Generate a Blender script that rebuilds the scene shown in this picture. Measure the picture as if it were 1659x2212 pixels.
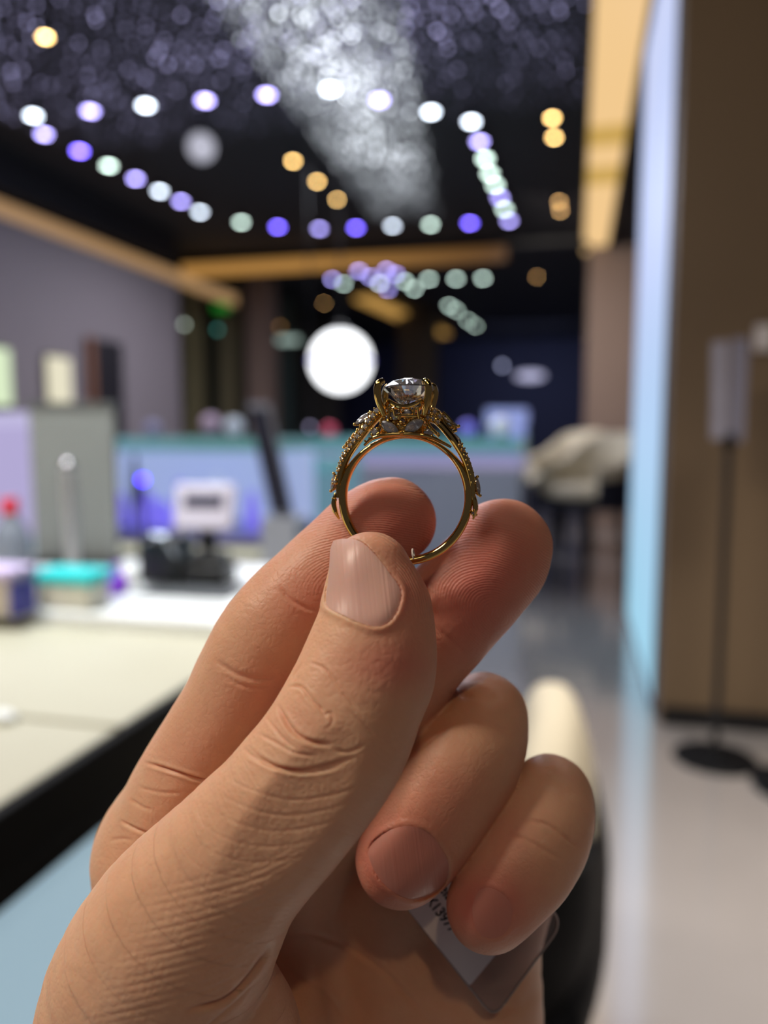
import bpy, bmesh, math, random
import numpy as np
from math import sin, cos, pi, radians, sqrt
from mathutils import Vector, Matrix
from mathutils.bvhtree import BVHTree

random.seed(7)
rng = np.random.default_rng(7)
for o in list(bpy.data.objects):
    bpy.data.objects.remove(o)
sc = bpy.context.scene
COL = sc.collection

# ------------------------------------------------------------------ camera
F = 1662.0
CAM = Vector((0, 0, 1.1))
yaw, pit = radians(13.9), radians(5.9)
FW = Vector((-sin(yaw)*cos(pit), cos(yaw)*cos(pit), -sin(pit)))
RT = Vector((cos(yaw), sin(yaw), 0))
UP = RT.cross(FW)
cd = bpy.data.cameras.new('camera')
cam = bpy.data.objects.new('camera', cd)
COL.objects.link(cam)
cam.matrix_world = Matrix.Translation(CAM) @ Matrix((RT, UP, -FW)).transposed().to_4x4()
cd.sensor_fit = 'VERTICAL'
cd.sensor_height = 34.6
cd.sensor_width = 25.95
cd.lens = F/2212*34.6
cd.clip_start = 0.01
cd.clip_end = 100
cd.dof.use_dof = True
cd.dof.focus_distance = 0.1165
cd.dof.aperture_fstop = 8.5
sc.camera = cam

# ------------------------------------------------------------------ exposure, world, light
sc.view_settings.view_transform = 'Standard'
sc.view_settings.look = 'None'
sc.view_settings.gamma = 1
sc.view_settings.use_curve_mapping = False
sc.view_settings.exposure = 0.0
sc.cycles.use_denoising = True
sc.cycles.max_bounces = 8
sc.cycles.transmission_bounces = 8
sc.cycles.glossy_bounces = 4
sc.cycles.diffuse_bounces = 3
sc.cycles.sample_clamp_indirect = 4
sc.cycles.sample_clamp_direct = 0
sc.cycles.caustics_reflective = False
sc.cycles.caustics_refractive = False
sc.cycles.blur_glossy = 0.1
w = bpy.data.worlds.new('world')
sc.world = w
w.use_nodes = True
w.node_tree.nodes['Background'].inputs[0].default_value = (0.85, 0.78, 0.95, 1)
w.node_tree.nodes['Background'].inputs[1].default_value = 0.048


def area(name, loc, target, size, power, col, spread=180, parent=None):
    l = bpy.data.lights.new(name, 'AREA')
    l.shape = 'DISK'
    l.size = size
    l.energy = power
    l.color = col
    l.spread = radians(spread)
    o = bpy.data.objects.new(name, l)
    COL.objects.link(o)
    o.location = loc
    o.rotation_euler = (Vector(target)-Vector(loc)).to_track_quat('-Z', 'Y').to_euler()
    return o


HANDW = Vector((-0.03, 0.12, 1.06))
# lamp light of the hall: downlights above the counter, case lighting, general ceiling light, plus added fills
area('counter_downlight', (-1.5, -0.45, 3.0), HANDW, 0.60, 58, (1.0, 0.87, 0.72))
area('aisle_downlight', (-1.3, 1.5, 3.1), HANDW, 0.45, 20, (0.92, 0.88, 1.0))
area('counter_spot_warm', (0.55, -1.5, 3.0), HANDW, 0.10, 6, (1.0, 0.66, 0.38))
area('ring_highlight_fill', (-0.35, -1.25, 3.05), (-0.3, 0.0, 1.2), 0.9, 4.5, (1.0, 0.93, 0.88))  # soft lamp added for broad highlights on gold, stones and nails
area('aisle_floor_fill', (-0.2, 3.3, 3.1), (-0.2, 3.3, 0), 0.6, 62, (1.0, 0.95, 0.92), 120)  # added to brighten the middle of the floor
area('counter_case_light', (-0.95, 0.9, 2.9), (-1.0, 1.3, 0.8), 0.4, 11, (0.92, 0.97, 1.0), 75)
area('hall_light_far', (-2.2, 6.6, 3.05), (-2.0, 6.6, 0), 2.0, 130, (0.86, 0.88, 1.0))
area('hall_light_near', (-2.6, 3.0, 3.1), (-2.8, 3.2, 0), 1.5, 42, (0.88, 0.86, 1.0))
area('back_wall_fill', (-1.0, 15.5, 3.0), (-1.0, 17.5, 0.8), 2.0, 60, (0.5, 0.58, 1.0))  # bluish fill added so the far back is not black
area('column_fill', (-0.6, 7.2, 3.05), (0.6, 9.2, 1.2), 0.5, 26, (1.0, 0.88, 0.78), 120)  # fill added to lift the taupe column
area('right_floor_fill', (0.95, 1.35, 3.1), (0.95, 1.6, 0), 0.8, 34, (1.0, 0.90, 0.80), 75)  # warm fill added to brighten the floor at lower right


def ray(px, py):
    return FW + RT*((px-829.5)/F) + UP*((1106-py)/F)


def W(px, py, d):
    return CAM + ray(px, py)*d


def onZ(px, py, z):
    r = ray(px, py)
    return CAM + r*((z-CAM.z)/r.z)


def onY(px, py, y):
    r = ray(px, py)
    return CAM + r*(y/r.y)


def onX(px, py, x):
    r = ray(px, py)
    return CAM + r*(x/r.x)


# ------------------------------------------------------------------ materials
def s2l(c):
    return tuple((x/12.92 if x <= 0.04045 else ((x+0.055)/1.055)**2.4) for x in [v/255 for v in c])


def mat(name, rgb, rough=0.6, metal=0.0, var=0.12, vscale=8.0, bump=0.0, bscale=60.0, **kw):
    """procedural principled material; rgb is sRGB 0..255; noise varies the colour"""
    m = bpy.data.materials.new(name)
    m.use_nodes = True
    nt = m.node_tree
    b = nt.nodes['Principled BSDF']
    c = s2l(rgb)
    tc = nt.nodes.new('ShaderNodeTexCoord')
    nz = nt.nodes.new('ShaderNodeTexNoise')
    nz.inputs['Scale'].default_value = vscale
    nz.inputs['Detail'].default_value = 4
    nt.links.new(tc.outputs['Object'], nz.inputs['Vector'])
    mx = nt.nodes.new('ShaderNodeMix')
    mx.data_type = 'RGBA'
    mx.inputs[6].default_value = (*[x*(1-var) for x in c], 1)
    mx.inputs[7].default_value = (*[min(1, x*(1+var)) for x in c], 1)
    nt.links.new(nz.outputs['Fac'], mx.inputs[0])
    nt.links.new(mx.outputs[2], b.inputs['Base Color'])
    b.inputs['Roughness'].default_value = rough
    b.inputs['Metallic'].default_value = metal
    for k, v in kw.items():
        b.inputs[k.replace('_', ' ')].default_value = v
    if bump:
        n2 = nt.nodes.new('ShaderNodeTexNoise')
        n2.inputs['Scale'].default_value = bscale
        nt.links.new(tc.outputs['Object'], n2.inputs['Vector'])
        bp = nt.nodes.new('ShaderNodeBump')
        bp.inputs['Strength'].default_value = bump
        bp.inputs['Distance'].default_value = 0.01
        nt.links.new(n2.outputs['Fac'], bp.inputs['Height'])
        nt.links.new(bp.outputs['Normal'], b.inputs['Normal'])
    return m


def emis(name, rgb, strength, rgb2=None, axis='Z', lo=0, hi=1, base=(20, 20, 20)):
    """lamp material; optional colour change along an object axis (a lamp face with a graded picture)"""
    m = bpy.data.materials.new(name)
    m.use_nodes = True
    nt = m.node_tree
    b = nt.nodes['Principled BSDF']
    b.inputs['Base Color'].default_value = (*s2l(base), 1)
    b.inputs['Emission Strength'].default_value = strength
    b.inputs['Emission Color'].default_value = (*s2l(rgb), 1)
    if rgb2:
        tc = nt.nodes.new('ShaderNodeTexCoord')
        sp = nt.nodes.new('ShaderNodeSeparateXYZ')
        mr = nt.nodes.new('ShaderNodeMapRange')
        mr.inputs['From Min'].default_value = lo
        mr.inputs['From Max'].default_value = hi
        mx = nt.nodes.new('ShaderNodeMix')
        mx.data_type = 'RGBA'
        mx.inputs[6].default_value = (*s2l(rgb), 1)
        mx.inputs[7].default_value = (*s2l(rgb2), 1)
        nt.links.new(tc.outputs['Object'], sp.inputs[0])
        nt.links.new(sp.outputs[axis], mr.inputs['Value'])
        nt.links.new(mr.outputs[0], mx.inputs[0])
        nt.links.new(mx.outputs[2], b.inputs['Emission Color'])
    return m


# ------------------------------------------------------------------ mesh helpers
class MB:
    """collects simple shapes into one mesh"""
    def __init__(s):
        s.v = []
        s.f = []

    def add(s, vs, fs):
        n = len(s.v)
        s.v += [tuple(v) for v in vs]
        s.f += [tuple(i+n for i in f) for f in fs]
        return s

    def box(s, x0, x1, y0, y1, z0, z1):
        return s.add([(x0, y0, z0), (x1, y0, z0), (x1, y1, z0), (x0, y1, z0), (x0, y0, z1), (x1, y0, z1), (x1, y1, z1), (x0, y1, z1)],
                     [(3, 2, 1, 0), (4, 5, 6, 7), (0, 1, 5, 4), (1, 2, 6, 5), (2, 3, 7, 6), (3, 0, 4, 7)])

    def loft(s, rings, caps=True, closed=False):
        n = len(rings[0])
        vs = [p for r in rings for p in r]
        fs = []
        m = len(rings)
        for i in range(m if closed else m-1):
            j = (i+1) % m
            for k in range(n):
                k2 = (k+1) % n
                fs.append((i*n+k, i*n+k2, j*n+k2, j*n+k))
        if caps and not closed:
            fs.append(tuple(reversed(range(n))))
            fs.append(tuple((m-1)*n+k for k in range(n)))
        return s.add(vs, fs)

    def lathe(s, prof, n=32, c=(0, 0, 0), axis='Z'):
        rings = []
        for r, z in prof:
            ring = []
            for k in range(n):
                a = 2*pi*k/n
                p = (r*cos(a), r*sin(a), z)
                if axis == 'Y':
                    p = (p[0], p[2], p[1])
                if axis == 'X':
                    p = (p[2], p[0], p[1])
                ring.append((p[0]+c[0], p[1]+c[1], p[2]+c[2]))
            rings.append(ring)
        return s.loft(rings)

    def tube(s, pts, r, n=10, closed=False, flat=1.0, up=None):
        pts = [Vector(p) for p in pts]
        m = len(pts)
        rr = r if hasattr(r, '__len__') else [r]*m
        rings = []
        prev = None
        for i, p in enumerate(pts):
            a = pts[(i-1) % m] if (closed or i > 0) else p
            b = pts[(i+1) % m] if (closed or i < m-1) else p
            t = (b-a).normalized()
            if prev is None:
                u = Vector(up) if up else (Vector((0, 0, 1)) if abs(t.z) < 0.9 else Vector((1, 0, 0)))
            else:
                u = Vector(up) if up else prev
            x = t.cross(u).normalized()
            y = x.cross(t).normalized()
            prev = y
            rings.append([p + x*(rr[i]*cos(2*pi*k/n)) + y*(rr[i]*flat*sin(2*pi*k/n)) for k in range(n)])
        return s.loft(rings, closed=closed)

    def sphere(s, c, r, n=16, m=10, sc=(1, 1, 1)):
        rings = []
        for i in range(m+1):
            a = pi*i/m
            q = max(sin(a), 1e-4)
            rings.append([(c[0]+r*sc[0]*q*cos(2*pi*k/n), c[1]+r*sc[1]*q*sin(2*pi*k/n), c[2]-r*sc[2]*cos(a)) for k in range(n)])
        return s.loft(rings)

    def build(s, name, m, parent=None, smooth=True, bevel=0, loc=None, subsurf=0):
        me = bpy.data.meshes.new(name)
        off = Vector(loc) if loc is not None else Vector((0, 0, 0))
        me.from_pydata([tuple(Vector(v)-off) for v in s.v], [], s.f)
        me.update()
        bm = bmesh.new()
        bm.from_mesh(me)
        bmesh.ops.recalc_face_normals(bm, faces=bm.faces)
        bm.to_mesh(me)
        bm.free()
        me.materials.append(m)
        o = bpy.data.objects.new(name, me)
        COL.objects.link(o)
        o.location = off
        if parent:
            o.parent = parent
        if smooth:
            for p in me.polygons:
                p.use_smooth = True
            try:
                me.set_sharp_from_angle(angle=radians(35))
            except Exception:
                pass
        if bevel:
            md = o.modifiers.new('bevel', 'BEVEL')
            md.width = bevel
            md.segments = 3
            md.limit_method = 'ANGLE'
        if subsurf:
            md = o.modifiers.new('sub', 'SUBSURF')
            md.levels = md.render_levels = subsurf
        return o


def tag(o, label=None, cat=None, group=None, kind=None):
    if label:
        o['label'] = label
    if cat:
        o['category'] = cat
    if group:
        o['group'] = group
    if kind:
        o['kind'] = kind
    return o


def thing(name, label, cat, loc=(0, 0, 0), rz=0, group=None):
    o = bpy.data.objects.new(name, None)
    o.empty_display_size = 0.05
    COL.objects.link(o)
    o.location = loc
    o.rotation_euler = (0, 0, rz)
    return tag(o, label, cat, group)


def struct(name, mb, m, **kw):
    return tag(mb.build(name, m, **kw), kind='structure')


def dup(root, loc, label, rz=0, group=None):
    r = root.copy()
    COL.objects.link(r)
    r.location = loc
    r.rotation_euler = (0, 0, rz)
    r['label'] = label
    if group:
        r['group'] = group
    for ch in list(root.children):
        c = ch.copy()
        COL.objects.link(c)
        c.parent = r
        for g in ch.children:
            d = g.copy()
            COL.objects.link(d)
            d.parent = c
    return r

# ================================================================== THE HALL
M_floor = mat('grey_marble', (142, 138, 136), 0.14, var=0.2, vscale=1.6, Specular_IOR_Level=1.0, Coat_Weight=1.0, Coat_IOR=1.8, Coat_Roughness=0.12)
M_ceil = mat('black_ceiling', (26, 25, 30), 0.7)
M_mauve = mat('mauve_wall', (116, 107, 110), 0.8, var=0.05)
M_brown = mat('brown_wall_panel', (112, 94, 72), 0.55, var=0.06, vscale=3)
M_taupe = mat('taupe_column', (118, 100, 90), 0.7, var=0.05)
M_black = mat('black_paint', (14, 14, 16), 0.45)
M_navy = mat('navy_backdrop', (22, 26, 52), 0.7)
M_white = mat('white_laminate', (235, 240, 240), 0.35, var=0.02)
M_grey = mat('grey_panel', (125, 128, 126), 0.6, var=0.04)
M_bluegrey = mat('blue_grey_panel', (165, 172, 185), 0.5, var=0.04)

struct('floor', MB().box(-9, 4, -2, 19, -0.05, 0), M_floor)
struct('ceiling', MB().box(-9, 4, -2, 19, 3.26, 3.3), M_ceil)
struct('wall_left', MB().box(-4.5, -4.3, 1.0, 7.9, 0, 2.74), M_mauve)
struct('trim_1', MB().box(-4.75, -4.3, 1.0, 7.9, 2.95, 3.26), M_ceil)
struct('wall_back', MB().box(-9, 4, 18.5, 18.6, 0, 3.26), M_navy)
struct('wall_far_left', MB().box(-7.0, -6.9, 8, 18.5, 0, 3.26), mat('dark_teal_wall', (40, 48, 52), 0.8))
struct('wall_right', MB().box(0.335, 3.0, 3.0, 3.14, 0, 3.26), M_brown)
struct('trim_2', MB().box(0.36, 3.0, 2.985, 3.0, 2.86, 2.875), mat('dark_seam', (40, 33, 26), 0.7))
struct('baseboard_right', MB().box(0.345, 3.0, 2.98, 3.0, 0, 0.07), M_black)
struct('wall_pillar', MB().box(0.35, 1.5, 3.14, 4.76, 0, 3.26), M_brown)
struct('column', MB().box(0.10, 1.1, 9.2, 9.9, 0, 3.26), M_taupe)
struct('trim_3', MB().box(-4.75, 0.1, 9.0, 9.25, 3.17, 3.26), M_ceil)

# lit edge panel of the pillar
lb = thing('light_panel', 'tall glowing pale blue light panel on the side of the brown pillar', 'light panel', (0.34, 3.96, 0))
MB().box(-0.012, 0.004, -0.79, 0.79, 0.02, 3.24).build('diffuser', emis('panel_glow', (158, 212, 236), 0.98, (190, 205, 246), 'Z', 0.1, 1.9), lb)
MB().box(-0.016, 0.012, -0.81, -0.79, 0, 3.25).box(-0.016, 0.012, 0.79, 0.81, 0, 3.25).box(-0.016, 0.012, -0.81, 0.81, 0, 0.02).build('frame', mat('panel_frame', (120, 130, 150), 0.4), lb)

# warm cove lights
M_cove = emis('cove_glow_right', (255, 212, 150), 0.88)
M_cove2 = emis('cove_glow_gold', (235, 190, 100), 0.72)
cv = thing('cove_light', 'wide warm yellow cove light running back along the right edge of the ceiling', 'light', (0.17, 6.0, 3.2))
y0s = [-3.4, -0.3, 0.1, 0.55, 1.0, 3.55]
for i in range(5):
    MB().box(-0.13, 0.125, y0s[i], y0s[i+1]-0.02, -0.02, 0.0).build('diffuser', M_cove if i in (0, 2, 4) else M_cove2, cv)
MB().box(-0.15, -0.13, -3.4, 3.55, -0.05, 0.06).box(0.125, 0.15, -3.4, 3.55, -0.05, 0.06).build('frame', mat('cove_frame', (90, 76, 60), 0.6), cv)
cb = thing('cove_light', 'thin warm golden cove light crossing the back edge of the dark ceiling', 'light', (-2.75, 8.95, 3.05))
MB().box(-2.05, 1.95, -0.03, 0.0, -0.03, 0.12).build('diffuser', emis('cove_glow_back', (236, 172, 90), 0.5, (120, 80, 40), 'X', -0.5, 2.0), cb)
MB().box(-2.1, 2.8, -0.05, 0.04, 0.12, 0.16).build('frame', M_black, cb)
cl = thing('cove_light', 'soft orange cove light along the top of the mauve left wall', 'light', (-4.36, 4.5, 2.8))
MB().box(-0.02, 0.03, -3.4, 5.0, -0.05, 0.08).build('diffuser', emis('cove_glow_left', (236, 186, 130), 0.42), cl)
cf = thing('cove_light', 'short orange ceiling light strip far back beyond the white globe', 'light', (-2.9, 13.8, 3.15))
a, b = onZ(785, 648, 3.15), onZ(955, 725, 3.15)
d = (b-a).normalized()
n_ = Vector((-d.y, d.x, 0))*0.16
o_ = Vector((-2.9, 13.8, 3.15))
MB().add([a+n_-o_, b+n_-o_, b-n_-o_, a-n_-o_] + [p+Vector((0, 0, .05))-o_ for p in (a+n_, b+n_, b-n_, a-n_)],
         [(0, 1, 2, 3), (4, 5, 6, 7), (0, 1, 5, 4), (1, 2, 6, 5), (2, 3, 7, 6), (3, 0, 4, 7)]).build('diffuser', emis('cove_glow_far', (235, 180, 95), 0.6), cf)

# ceiling spotlights: one prototype per colour, copied
ORD = ['first', 'second', 'third', 'fourth', 'fifth', 'sixth', 'seventh', 'eighth', 'ninth', 'tenth']
COOL = {'white': emis('lamp_cool_white', (225, 238, 255), 17), 'violet': emis('lamp_violet', (178, 168, 255), 17),
        'blue': emis('lamp_blue_violet', (120, 100, 255), 30), 'mint': emis('lamp_mint_white', (218, 245, 232), 15),
        'warm': emis('lamp_warm', (255, 208, 130), 30), 'amber': emis('lamp_amber', (225, 175, 110), 24)}
M_house = mat('lamp_housing', (20, 20, 22), 0.5)
PROTO = {}


def spot(colour, loc, label, group, r=0.036):
    key = (colour, r)
    if key not in PROTO:
        t = thing('ceiling_spotlight', label, 'spotlight', loc, 0, group)
        MB().lathe([(r*1.25, 0.0), (r*1.45, 0.004), (r*1.45, 0.05), (r*1.0, 0.06)], 20).build('housing', M_house, t)
        MB().lathe([(0.0005, -r*0.22), (r*0.6, -r*0.18), (r*0.92, -r*0.08), (r, 0.0), (r, 0.004)], 20).build('lens', COOL[colour], t)
        PROTO[key] = t
        return t
    return dup(PROTO[key], loc, label, 0, group)


ZL = 3.14
rows = [
 ('from left in near row of the big lamp frame', 'near row of ceiling spotlights',
  [(72, 250, 'white'), (195, 240, 'violet'), (315, 228, 'white'), (443, 217, 'violet'), (576, 205, 'violet'), (713, 193, 'white'), (820, 216, 'violet'), (931, 242, 'white'), (1018, 263, 'white')]),
 ('from front in right row of the big lamp frame', 'right row of ceiling spotlights',
  [(1036, 306, 'violet'), (1048, 343, 'mint'), (1058, 375, 'mint'), (1070, 400, 'mint'), (1080, 427, 'violet'), (1090, 452, 'mint'), (1100, 477, 'violet')]),
 ('from left in back row of the big lamp frame', 'back row of ceiling spotlights',
  [(521, 480, 'mint'), (600, 490, 'blue'), (690, 494, 'violet'), (769, 492, 'blue'), (848, 488, 'white'), (930, 485, 'mint'), (1015, 482, 'blue')]),
 ('from front in left row of the big lamp frame', 'left row of ceiling spotlights',
  [(95, 290, 'violet'), (172, 326, 'blue'), (235, 358, 'mint'), (293, 386, 'violet'), (345, 413, 'white'), (391, 435, 'violet'), (432, 458, 'white')]),
]
for where, grp, pts in rows:
    for i, (x, y, c) in enumerate(pts):
        spot(c, onZ(x, y, ZL), f'{c} ceiling spotlight, {ORD[i]} {where}', grp)
far = [
 ('from the left in the far violet cluster', 'violet spotlights far back', [(718, 603, 'violet'), (742, 613, 'mint'), (775, 585, 'violet'), (800, 598, 'violet'), (820, 612, 'white'), (838, 625, 'violet')]),
 ('from the left in the slanting far row above the globe', 'slanting far row of spotlights', [(835, 583, 'violet'), (855, 592, 'violet'), (875, 608, 'mint'), (895, 624, 'mint')]),
 ('from the left in the far level row', 'level far row of spotlights', [(926, 603, 'mint'), (985, 602, 'mint'), (1043, 601, 'mint')]),
 ('from left in lower far row by dark blue wall', 'lower far row of green-white spotlights', [(970, 660, 'mint'), (985, 670, 'mint'), (1010, 692, 'mint'), (1027, 704, 'mint')]),
]
for where, grp, pts in far:
    for i, (x, y, c) in enumerate(pts):
        spot(c, onZ(x, y, ZL), f'small {c} spotlight, {ORD[i]} {where}', grp, 0.042)
warm = [(98, 80, 'warm', 'warm yellow downlight alone at the upper left of the ceiling'),
        (1193, 255, 'warm', 'front of the two bright yellow downlights beside the right cove light'),
        (1197, 297, 'warm', 'back of the two bright yellow downlights beside the right cove light'),
        (633, 348, 'warm', 'nearest of three amber downlights in the middle of the lamp frame'),
        (685, 392, 'warm', 'middle one of three amber downlights inside the lamp frame'),
        (729, 431, 'warm', 'farthest of three amber downlights in the middle of the lamp frame'),
        (245, 480, 'amber', 'left of the pair of dim amber downlights above the left wall'),
        (289, 497, 'amber', 'right of the pair of dim amber downlights above the left wall'),
        (1208, 436, 'amber', 'front of two overlapping amber downlights right of the lamp frame'),
        (1210, 455, 'amber', 'back of two overlapping amber downlights right of the lamp frame'),
        (1160, 598, 'amber', 'single amber downlight before the dark blue back wall'),
        (570, 611, 'amber', 'left of two faint amber downlights under the golden cove'),
        (590, 617, 'amber', 'right of two faint amber downlights under the golden cove'),
        (700, 655, 'amber', 'faint amber downlight just above the white globe')]
for x, y, c, lab in warm:
    spot(c, onZ(x, y, ZL), lab, 'warm ceiling downlights', 0.022 if c == 'warm' else 0.02)

# ceiling bead mesh, beyond counting; self-glow stands in for its reflected glitter
def bead_mesh(name, label, x0f, x1f, y0, y1, step, strength, seed, zc=3.21):
    r_ = np.random.default_rng(seed)
    vs, fs, cs = [], [], []
    y = y0
    while y < y1:
        x = x0f(y)
        while x < x1f(y):
            jx, jy, jz = r_.normal(0, 0.008, 3)
            s = 0.006*(0.7+0.8*r_.random())
            q = (x+jx, y+jy, zc+jz*0.5)
            n = len(vs)
            vs += [(q[0]+s, q[1], q[2]), (q[0], q[1]+s, q[2]), (q[0]-s, q[1], q[2]), (q[0], q[1]-s, q[2]), (q[0], q[1], q[2]+s), (q[0], q[1], q[2]-s)]
            for a_, b_ in ((0, 1), (1, 2), (2, 3), (3, 0)):
                fs += [(n+a_, n+b_, n+4), (n+b_, n+a_, n+5)]
            patch = 0.5+0.5*sin(x*3.1+sin(y*1.7)*2)*cos(y*2.3+x)
            g = strength(x, y)*(0.15+2.2*r_.random()**4)*(0.5+0.9*patch)
            cs += [g]*6
            x += step
        y += step
    me = bpy.data.meshes.new(name)
    me.from_pydata(vs, [], fs)
    at = me.attributes.new('glow', 'FLOAT', 'POINT')
    at.data.foreach_set('value', cs)
    m = bpy.data.materials.new(name+'_glow')
    m.use_nodes = True
    nt = m.node_tree
    bs = nt.nodes['Principled BSDF']
    bs.inputs['Base Color'].default_value = (0.3, 0.3, 0.35, 1)
    bs.inputs['Metallic'].default_value = 1
    bs.inputs['Emission Color'].default_value = (*s2l((205, 200, 255) if seed == 1 else (225, 232, 240)), 1)
    an = nt.nodes.new('ShaderNodeAttribute')
    an.attribute_name = 'glow'
    nt.links.new(an.outputs['Fac'], bs.inputs['Emission Strength'])
    me.materials.append(m)
    o = bpy.data.objects.new(name, me)
    COL.objects.link(o)
    tag(o, label, 'light mesh', kind='stuff')


bead_mesh('glint_bead_net', 'dim violet net of tiny beads under the dark ceiling, reflected glitter painted as glow', lambda y: -4.2+0.25*(y-3), lambda y: 0.0, 3.0, 5.4, 0.065,
          lambda x, y: 3.0*max(0.1, min(1, (5.3-y)/1.2)), 1)
bead_mesh('glint_bead_net', 'bright silvery bead band across the ceiling, reflected streak painted as glow', lambda y: -1.75-0.05*(y-3.8), lambda y: -0.85-0.12*(y-3.8), 3.0, 7.6, 0.04,
          lambda x, y: 9.0*max(0.12, min(1, (7.6-y)/3.0))*math.exp(-((x+1.31+0.09*(y-3.8))/0.36)**2), 2, 3.165)  # streak of reflected light set as brighter bead glow

# globe lamp
gl = thing('globe_lamp', 'big round glowing white globe lamp behind the ring', 'lamp', W(736, 780, 4.2))
MB().sphere((0, 0, 0), 0.165, 32, 20).build('shade', emis('globe_glow', (250, 252, 255), 2.6), gl)
MB().tube([(0, 0, 0.16), (0, 0, 3.26-gl.location.z)], 0.006, 8).lathe([(0.03, 0.155), (0.03, 0.19), (0.01, 0.2)], 16).build('suspension_rod', M_house, gl)
MB().lathe([(0.168, -0.01), (0.172, -0.01), (0.172, 0.01), (0.168, 0.01)], 40).build('collar', emis('globe_collar', (140, 130, 255), 0.8), gl)

# left wall lamps and door
for (x0, x1, y0, y1, lab) in ((100, 140, 775, 868, 'narrow glowing wall lamp with cream light, left of the dark doorway'), (-36, 8, 755, 875, 'narrow glowing wall lamp with greenish light at the picture\'s left edge')):
    a, b = onX(x0, y1, -4.29), onX(x1, y0, -4.29)
    t = thing('wall_lamp', lab, 'wall lamp', ((a+b)/2))
    h, l = abs(b.z-a.z)/2, abs(b.y-a.y)/2
    MB().box(0.01, 0.06, -l, l, -h, h).build('diffuser', emis('wall_lamp_glow', (235, 228, 200) if x0 > 0 else (222, 240, 200), 0.95), t, bevel=0.01)
    MB().box(0, 0.015, -l-0.02, l+0.02, -h-0.02, h+0.02).build('backplate', M_black, t)
a, b = onX(200, 900, -4.29), onX(258, 742, -4.29)
dr = MB()
dr.box(-4.3, -4.26, a.y, b.y, 0, b.z)
struct('door_1', dr, mat('dark_door', (22, 18, 24), 0.5))
MB().box(-0.03, 0.0, 0, 0.09, 0, b.z).build('door_frame', mat('door_frame_wood', (112, 72, 52), 0.6), bpy.data.objects['door_1']).location = (-4.24, a.y-0.09, 0)

# columns and dark bays at the far left
for (px0, px1, Y, c, nm) in ((398, 424, 9.6, (132, 122, 88), 'pilaster'), (474, 506, 10.2, (118, 108, 80), 'pilaster'), (535, 585, 9.9, (128, 106, 94), 'pilaster'), (590, 625, 11.5, (62, 78, 76), 'pilaster')):
    p0, p1 = onY(px0, 900, Y), onY(px1, 900, Y)
    struct('column', MB().box(p0.x, p1.x, Y, Y+0.3, 0, 3.2), mat('column_paint', c, 0.7))
p0, p1 = onY(420, 900, 11), onY(540, 900, 11)
struct('wall_bay', MB().box(p0.x-0.3, p1.x+0.3, 11.2, 11.3, 0, 2.6), mat('dark_teal_bay', (22, 50, 60), 0.6))
p0, p1 = onY(640, 900, 14), onY(760, 900, 14)
struct('column', MB().box(p0.x, p1.x-.3, 14, 14.3, 0, 3.2), mat('dim_column', (70, 66, 64), 0.7))
p0, p1 = onY(860, 900, 13.5), onY(940, 900, 13.5)
struct('column', MB().box(p0.x, p1.x, 13.5, 13.8, 0, 3.2), mat('bronze_column', (62, 50, 40), 0.7))
es = thing('exit_sign', 'small green glowing sign under the orange cove at the far left', 'sign', onY(478, 664, 9.5))
MB().box(-0.1, 0.1, -0.02, 0.02, -0.05, 0.05).build('sign_face', emis('exit_green', (40, 160, 50), 0.5), es)
MB().box(-0.11, 0.11, 0.02, 0.04, -0.06, 0.06).build('housing', M_black, es)
MB().tube([(0, 0.03, 0.05), (0, 0.03, 3.26-es.location.z)], 0.006, 6).build('suspension_rod', M_house, es)
ls = thing('shop_sign', 'small oval glowing white sign on the dark blue back wall', 'sign', onY(1145, 812, 12.0))
MB().lathe([(0.001, -0.02), (0.2, -0.02), (0.22, 0.0), (0.001, 0.0)], 32, axis='Y').build('sign_face', emis('sign_glow', (190, 190, 225), 1.1), ls)
MB().tube([(0, 0.0, 0.0), (0, 0.0, 3.26-ls.location.z)], 0.006, 6).build('suspension_rod', M_house, ls)
for ch in list(ls.children)[:1]:
    ch.scale = (1, 1, 0.3)
ss = thing('shop_sign', 'pale horizontal glowing sign left of the white globe', 'sign', onY(618, 735, 11.0))
MB().box(-0.2, 0.2, -0.02, 0.02, -0.035, 0.035).build('sign_face', emis('sign_glow_green', (190, 215, 205), 0.9), ss)
MB().tube([(0, 0, 0.03), (0, 0, 3.26-ss.location.z)], 0.006, 6).build('suspension_rod', M_house, ss)
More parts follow.
